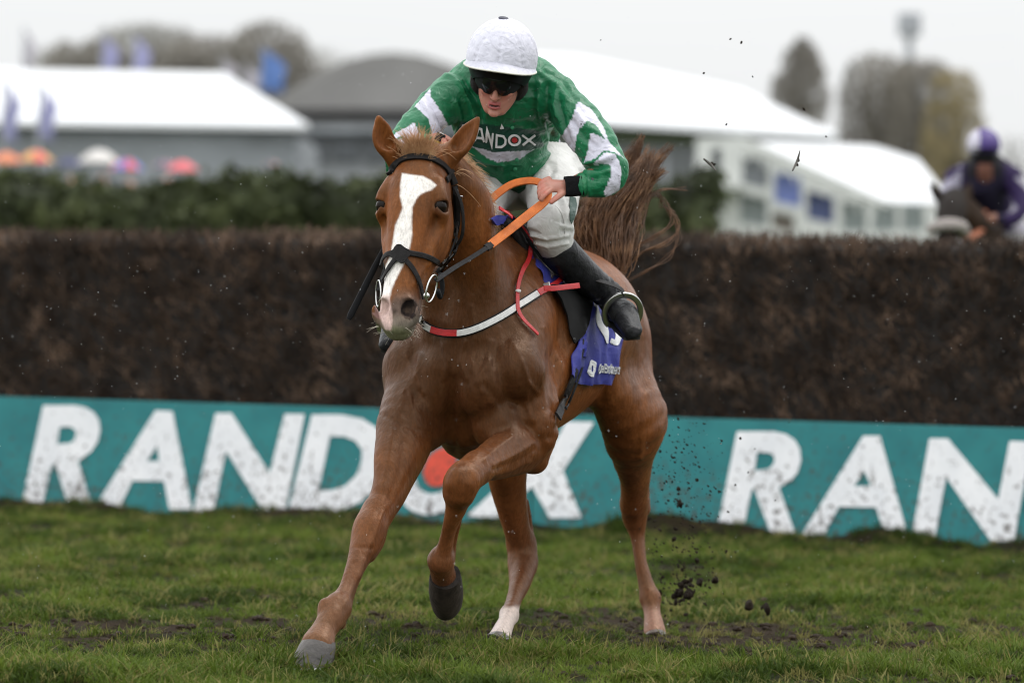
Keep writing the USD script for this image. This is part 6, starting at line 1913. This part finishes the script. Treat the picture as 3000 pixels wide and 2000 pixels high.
CDM = mat('painted_cloth_and_skin', {'a': ('attribute', {'attribute': 'Cd'}), 'p': ('principled_bsdf', {'roughness': 0.65, 'specular_ior_level': 0.1})}, [('a.color', 'p.base_color')])
for k, (px, top, cl, lb) in enumerate([(22, 486, (.05, .05, .06), 'spectator in a dark coat under the orange umbrella at the left edge'), (108, 484, (.09, .07, .06), 'spectator in a brown coat under the red and amber umbrella'),
                                       (208, 494, (.03, .03, .06), 'spectator in a navy coat under the navy umbrella'), (292, 486, (.10, .10, .11), 'spectator in a grey coat under the white umbrella'),
                                       (374, 508, (.05, .05, .05), 'spectator in a black coat under the red and blue umbrella'), (484, 498, (.12, .08, .09), 'spectator in a dull mauve coat under the mauve umbrella'),
                                       (538, 510, (.07, .06, .08), 'spectator in a dark grey coat under the bright red umbrella')]):
    spectator(px, YU + .25, top, cl, lb)

# ---- the green hedge
def hedge(px0, px1, ytop, Y, label, seed, m, n, dep=1.6):
    r = np.random.default_rng(seed)
    x0, x1 = X(px0, Y), X(px1, Y)
    H = Z(ytop, Y, (px0 + px1) / 2)
    t = thing('hedge', label, 'hedge')
    nx, nt = int((x1 - x0) / .12), 26
    v, f = [], []
    xs = np.linspace(x0, x1, nx)
    prof = [(-.5 + .04 * math.sin(k), z) for k, z in enumerate(np.linspace(-.02, .8, 12))]
    ang = np.linspace(math.pi, 0, nt)
    sec = np.array([(-dep / 2, z) for z in np.linspace(0, H - .5, 10)] + [(math.cos(a) * dep / 2, H - .5 + .5 * math.sin(a)) for a in ang] + [(dep / 2, z) for z in np.linspace(H - .5, 0, 8)])
    V = np.stack([np.repeat(xs, len(sec)), Y + np.tile(sec[:, 0], nx), np.tile(sec[:, 1], nx)], -1)
    d = meshkit.fbm(V * np.array([.9, .9, .9]), 4, seed) - .5
    ctr = np.array([0, Y, H * .5])
    dirs = V - ctr
    dirs[:, 0] = 0
    dirs /= np.linalg.norm(dirs, axis=1, keepdims=True)
    V = V + dirs * (d * 1.0)[:, None]
    V[:, 2] = np.maximum(V[:, 2], -.05)
    ns = len(sec)
    i, j = np.meshgrid(np.arange(nx - 1), np.arange(ns - 1), indexing='ij')
    qd = np.stack([i * ns + j, (i + 1) * ns + j, (i + 1) * ns + j + 1, i * ns + j + 1], -1).reshape(-1, 4)
    obj('foliage', (V, np.vstack([qd[:, [0, 1, 2]], qd[:, [0, 2, 3]]])), m, t, smooth=True)
    # leaves standing off the surface
    sel = r.integers(0, len(V), n)
    base = V[sel] + r.normal(0, .06, (n, 3))
    vs = []
    a = r.normal(0, 1, (n, 3))
    b = r.normal(0, 1, (n, 3))
    a /= np.linalg.norm(a, axis=1, keepdims=True)
    b -= a * (a * b).sum(1, keepdims=True)
    b /= np.linalg.norm(b, axis=1, keepdims=True)
    s = r.uniform(.05, .12, (n, 1))
    lv = np.stack([base - a * s, base + b * s * .5, base + a * s, base - b * s * .5], 1).reshape(-1, 3)
    k = np.arange(n)[:, None] * 4
    obj('leaves', (lv, np.vstack([k + [[0, 1, 2]], k + [[0, 2, 3]]])), m, t, kind='stuff')


HEDG = mat('hedge_leaves', {'g': ('geometry', {}), 'n': ('noise_texture', {'scale': 1.3, 'detail': 4.0, 'roughness': 0.65}), 'r': ('rgb_ramp', {'ramp': [(0.3, (.011, .014, .006)), (0.5, (.034, .043, .016)), (0.7, (.085, .098, .036))]}),
                            'p': ('principled_bsdf', {'roughness': 0.7, 'specular_ior_level': 0.2})}, [('g.position', 'n.vector'), ('n.fac', 'r.fac'), ('r.color', 'p.base_color')])
hedge(-250, 1290, 518, 52, 'dark green hedge running behind the fence at the left', 3, HEDG, 9000)
hedge(1330, 2075, 560, 54, 'dark green hedge behind the tail of the chestnut horse', 4, HEDG, 5000)
# ------------------------------------------------------------ the second horse and rider, jumping the fence behind
Y2 = 33.5


def Q(x, y, d=0.0):
    return P(x, y, Y2 + d)


g2 = Grid(np.arange(2.55, 3.75, .016), np.arange(32.7, 35.3, .02), np.arange(.75, 2.05, .016))
g2.sweep([Q(2905, 770, .35), Q(2930, 760, .9), Q(2960, 760, 1.4)], [.22, .27, .26], [.30, .30, .26], k=.06)
g2.sweep([Q(2890, 720, .3), Q(2840, 640, .0), Q(2800, 590, -.2)], [.16, .11, .085], [.24, .17, .11], up=(-.6, -.3, .7), k=.05)
g2.sweep([Q(2800, 588, -.22), Q(2788, 625, -.30), Q(2778, 680, -.40), Q(2770, 725, -.47)], [.075, .105, .075, .062], [.085, .11, .08, .06], up=(-.2, -1, .1), k=.03)
for bx, tx_, ty in ((2768, 2716, 520), (2822, 2846, 522)):
    g2.sweep([Q(bx, 600, -.2), Q((bx + tx_) / 2, (600 + ty) / 2 + 4, -.22), Q(tx_, ty, -.22)], [.042, .044, .010], [.024, .020, .007], up=(0, -1, 0), k=.015)
g2.sweep([Q(2850, 830, .1), Q(2842, 900, -.2), Q(2850, 940, .1)], [.08, .06, .05], k=.04)
hv2, hf2 = g2.mesh(.7)
h2 = thing('horse', 'dark brown horse with a pale noseband jumping the fence at the right edge', 'horse')
p2 = PIX(hv2)
c2 = np.tile(np.array([.030, .024, .021]), (len(hv2), 1))
c2[p2[:, 0] > 2830] = [.055, .035, .024]
obj('body', (hv2, hf2), CDM, h2, smooth=True, cd=c2 * .6)
bt2 = thing('bridle', 'bridle with a pale fleece noseband and tan reins on the dark horse at the right', 'bridle')
obj('noseband', tube([Q(2728, 672, -.43), Q(2752, 660, -.52), Q(2785, 657, -.53), Q(2818, 664, -.45), Q(2826, 684, -.33)], .040, 10), simple('pale_fleece', (.28, .25, .235), .9, .1, 60), bt2, smooth=True)
obj('rein', tube([Q(2822, 700, -.36), Q(2856, 690, -.2), Q(2885, 660, -.05), Q(2880, 618, -.02)], .024, 8), simple('tan_rein', (.36, .12, .06), .6), bt2, smooth=True)
obj('browband', tube([Q(2748, 600, -.31), Q(2790, 592, -.36), Q(2832, 602, -.3)], .012, 8), LEATHER, bt2, smooth=True)
r2_ = thing('person', 'jockey in purple and white silks with a quartered cap at the right edge', 'person')
g3 = Grid(np.arange(2.60, 3.75, .014), np.arange(33.0, 34.6, .02), np.arange(1.05, 2.45, .014))
g3.sweep([Q(2920, 690, .55), Q(2905, 600, .35), Q(2888, 520, .1)], [.16, .18, .17], [.13, .14, .12], up=(0, -1, .5), k=.04)
g3.sweep([Q(2800, 525, .1), Q(2885, 492, .1), Q(2965, 522, .1)], [.075, .09, .075], k=.06)
g3.sweep([Q(2965, 522, .1), Q(2992, 590, .0), Q(2968, 640, -.1), Q(2905, 640, -.15)], [.070, .062, .052, .036], k=.04)
g3.sweep([Q(2800, 525, .1), Q(2782, 570, .0), Q(2805, 622, -.1), Q(2850, 630, -.15)], [.070, .06, .05, .036], k=.04)
g3.ball(Q(2882, 480, .0), (.085, .10, .12), k=.03)
g3.sweep([Q(2960, 690, .5), Q(2985, 700, .1), Q(2990, 770, .2)], [.12, .10, .08], k=.04)
g3.sweep([Q(2880, 690, .5), Q(2850, 705, .15), Q(2845, 770, .25)], [.12, .10, .08], k=.04)
v3, f3 = g3.mesh(.7)
p3_ = PIX(v3)
cc = np.tile(np.array([.035, .022, .075]), (len(v3), 1))
ns = meshkit.noise(v3 * 7.0, 3)
cc[(p3_[:, 0] > 2945) & (ns > .48) & (p3_[:, 1] > 520)] = [.42, .40, .46]
cc[(p3_[:, 0] < 2815) & (ns > .52)] = [.36, .34, .42]
cc[np.abs(p3_[:, 0] - 2885) < 60] = [.020, .017, .035]
cc[p3_[:, 1] > 680] = [.42, .41, .42]
cc[(p3_[:, 1] < 520) & (np.abs(p3_[:, 0] - 2882) < 48)] = [.020, .018, .022]
cc[(p3_[:, 1] > 482) & (p3_[:, 1] < 532) & (np.abs(p3_[:, 0] - 2886) < 22)] = [.22, .10, .075]
cc[(p3_[:, 1] > 618) & (p3_[:, 1] < 655) & (p3_[:, 0] > 2830) & (p3_[:, 0] < 2918) & (v3[:, 1] < 33.46)] = [.36, .19, .14]
obj('body', (v3, f3), CDM, r2_, smooth=True, cd=cc * .72)
hc = Q(2882, 424, .02)
PUR, CWH = simple('purple_cap_silk', (.055, .030, .16), .5, .1, 20), simple('white_cap_quarter', (.45, .43, .50), .5, .05, 20)
s = trimesh.creation.icosphere(3)
sv, sf = np.array(s.vertices) * [.112, .135, .112], np.array(s.faces)
ctr = sv[sf].mean(1)
sv = sv + hc
for nm, sel, m in (('cap', ctr[:, 0] > -.040, PUR), ('cap', ctr[:, 0] <= -.040, CWH)):
    obj(nm, (sv, sf[sel & (ctr[:, 2] > -.055)]), m, r2_, smooth=True)
obj('goggles', tube([hc + [-.085, -.055, -.075], hc + [-.04, -.118, -.085], hc + [.04, -.118, -.085], hc + [.085, -.055, -.075]], .022, 8), GFm, r2_, smooth=True)
obj('peak', boxm(hc + [0, -.14, -.035], (.17, .07, .010), None, .004), GFm, r2_)

# ------------------------------------------------------------ mud thrown up by the hind hoof, and drops of rain
rg = np.random.default_rng(77)
WETSOIL = simple('flying_wet_soil', (.024, .016, .010), .65, .5, 60, .8, 140, spec=.1)
spots = []
for (cx, cy, sx, sy, n, r0, r1) in ((2015, 1715, 22, 30, 26, .008, .022), (1990, 1440, 40, 30, 9, .005, .014), (1975, 1560, 38, 60, 10, .004, .013), (2040, 1640, 60, 80, 9, .003, .011), (1985, 1760, 42, 34, 12, .006, .016),
                                    (2020, 1340, 70, 60, 7, .003, .009), (2150, 1400, 120, 120, 7, .003, .008), (1960, 1260, 40, 40, 7, .003, .008)):
    for _ in range(n):
        spots.append((rg.normal(cx, sx), rg.normal(cy, sy), r0 + (r1 - r0) * rg.random() ** 2))
spots += [(2248, 1783, .024), (2195, 1773, .022), (2235, 1776, .014), (2172, 125, .006), (2335, 482, .008), (2090, 482, .010), (2085, 480, .008), (2340, 470, .006), (2140, 115, .005), (2355, 320, .007), (2128, 365, .006), (2062, 215, .005), (1760, 118, .004), (2205, 225, .004), (2080, 560, .004), (2420, 400, .004)]
ns_ = 900
u_ = rg.random(ns_)
sx_, sy_ = rg.normal(2000, 55, ns_) + 60 * (rg.random(ns_) ** 3) * np.sign(rg.normal(0, 1, ns_)), np.where(u_ < .45, rg.normal(1700, 60, ns_), np.where(u_ < .8, rg.normal(1500, 130, ns_), rg.normal(1400, 160, ns_)))
sp3 = np.array([P(a, b, rg.normal(18.5, .18)) for a, b in zip(sx_, sy_)])
sp3[:, 2] = np.maximum(sp3[:, 2], .01)
instancer('mud_spray', [(clod(300 + k, 1.0), WETSOIL) for k in range(4)], sp3, rg.integers(0, 4, ns_), np.tile([.9, .2, .3, .2], (ns_, 1)), (.0014 + .0050 * rg.random(ns_) ** 3)[:, None] * np.ones((1, 3)),
          'fine spray of dark mud in the air behind the left hind hoof', 'mud')
protos = [clod(200 + k, 1.0) for k in range(5)]
base = {}
for k, (x, y, r) in enumerate(spots):
    yy = rg.normal(18.55, .12) if y > 900 else rg.normal(17.6, .3)
    loc = P(x, y, yy)
    if loc[2] < .012:
        loc[2] = .012 + rg.random() * .02
    t = UsdGeom.Xform.Define(stage, free('/World', 'mud_clod'))
    t.AddTranslateOp().Set(Gf.Vec3d(*map(float, loc)))
    t.AddRotateXYZOp().Set(Gf.Vec3f(*map(float, rg.uniform(0, 360, 3))))
    sc_ = r * np.array([1, rg.uniform(.6, 1.2), rg.uniform(.6, 1.4)])
    t.AddScaleOp().Set(Gf.Vec3f(*map(float, sc_)))
    tag(t, 'dark clod of wet mud flying through the air behind the chestnut horse', 'mud', 'mud clods thrown up behind the chestnut horse')
    j = k % 5
    if j not in base:
        usdkit.mesh(stage, str(t.GetPath()) + '/lump', protos[j], WETSOIL, smooth=60)
        base[j] = t.GetPath()
    else:
        usdkit.mesh(stage, str(t.GetPath()) + '/lump', protos[j], WETSOIL, smooth=60)
for x0, y0, x1, y1, rr in ((2322, 500, 2344, 440, .0030), (2062, 466, 2098, 500, .0035)):
    t = thing('straw', 'dark bit of ' + ('birch twig thrown up above the right white marquee, leaning right' if x1 - x0 < 30 else 'birch twig thrown up left of the stair tower, leaning left'), 'twig')
    obj('stalk', tube([P(x0, y0, 17.2), P((x0 + x1) / 2 + 3, (y0 + y1) / 2, 17.22), P(x1, y1, 17.2)], [rr, rr * 1.5, rr * .5], 6), BARK, t)
WATER = mat('rain_water', {'g': ('glossy_bsdf', {'roughness': 0.05, 'color': (.95, .95, .95)}), 't': ('transparent_bsdf', {'color': (.95, .96, .97)}), 'f': ('fresnel', {'IOR': 1.33}), 'm': ('mix_closure', {}), 'd': ('diffuse_bsdf', {'color': (.75, .76, .78)}), 'm2': ('mix_closure', {'fac': 0.35})},
            [('f.fac', 'm.fac'), ('t.BSDF', 'm.closure1'), ('g.BSDF', 'm.closure2'), ('m.closure', 'm2.closure1'), ('d.BSDF', 'm2.closure2')], surface='m2.closure')
n = 1000
yy = rg.uniform(14.2, 19.5, n)
pp = np.stack([rg.uniform(-1, 1, n) * .108 * yy, yy, rg.uniform(.1, 2.3, n)], -1)
ic = trimesh.creation.icosphere(1)
drop = (np.array(ic.vertices) * [.0009, .0009, .0014], np.array(ic.faces))
idq = np.tile([1.0, .02, 0, 0], (n, 1))
instancer('raindrops', [(drop, WATER)], pp, np.zeros(n), idq, (rg.uniform(.5, 1.25, n) ** 1.0)[:, None] * np.ones((1, 3)), 'fine raindrops falling in front of and around the chestnut horse', 'rain')
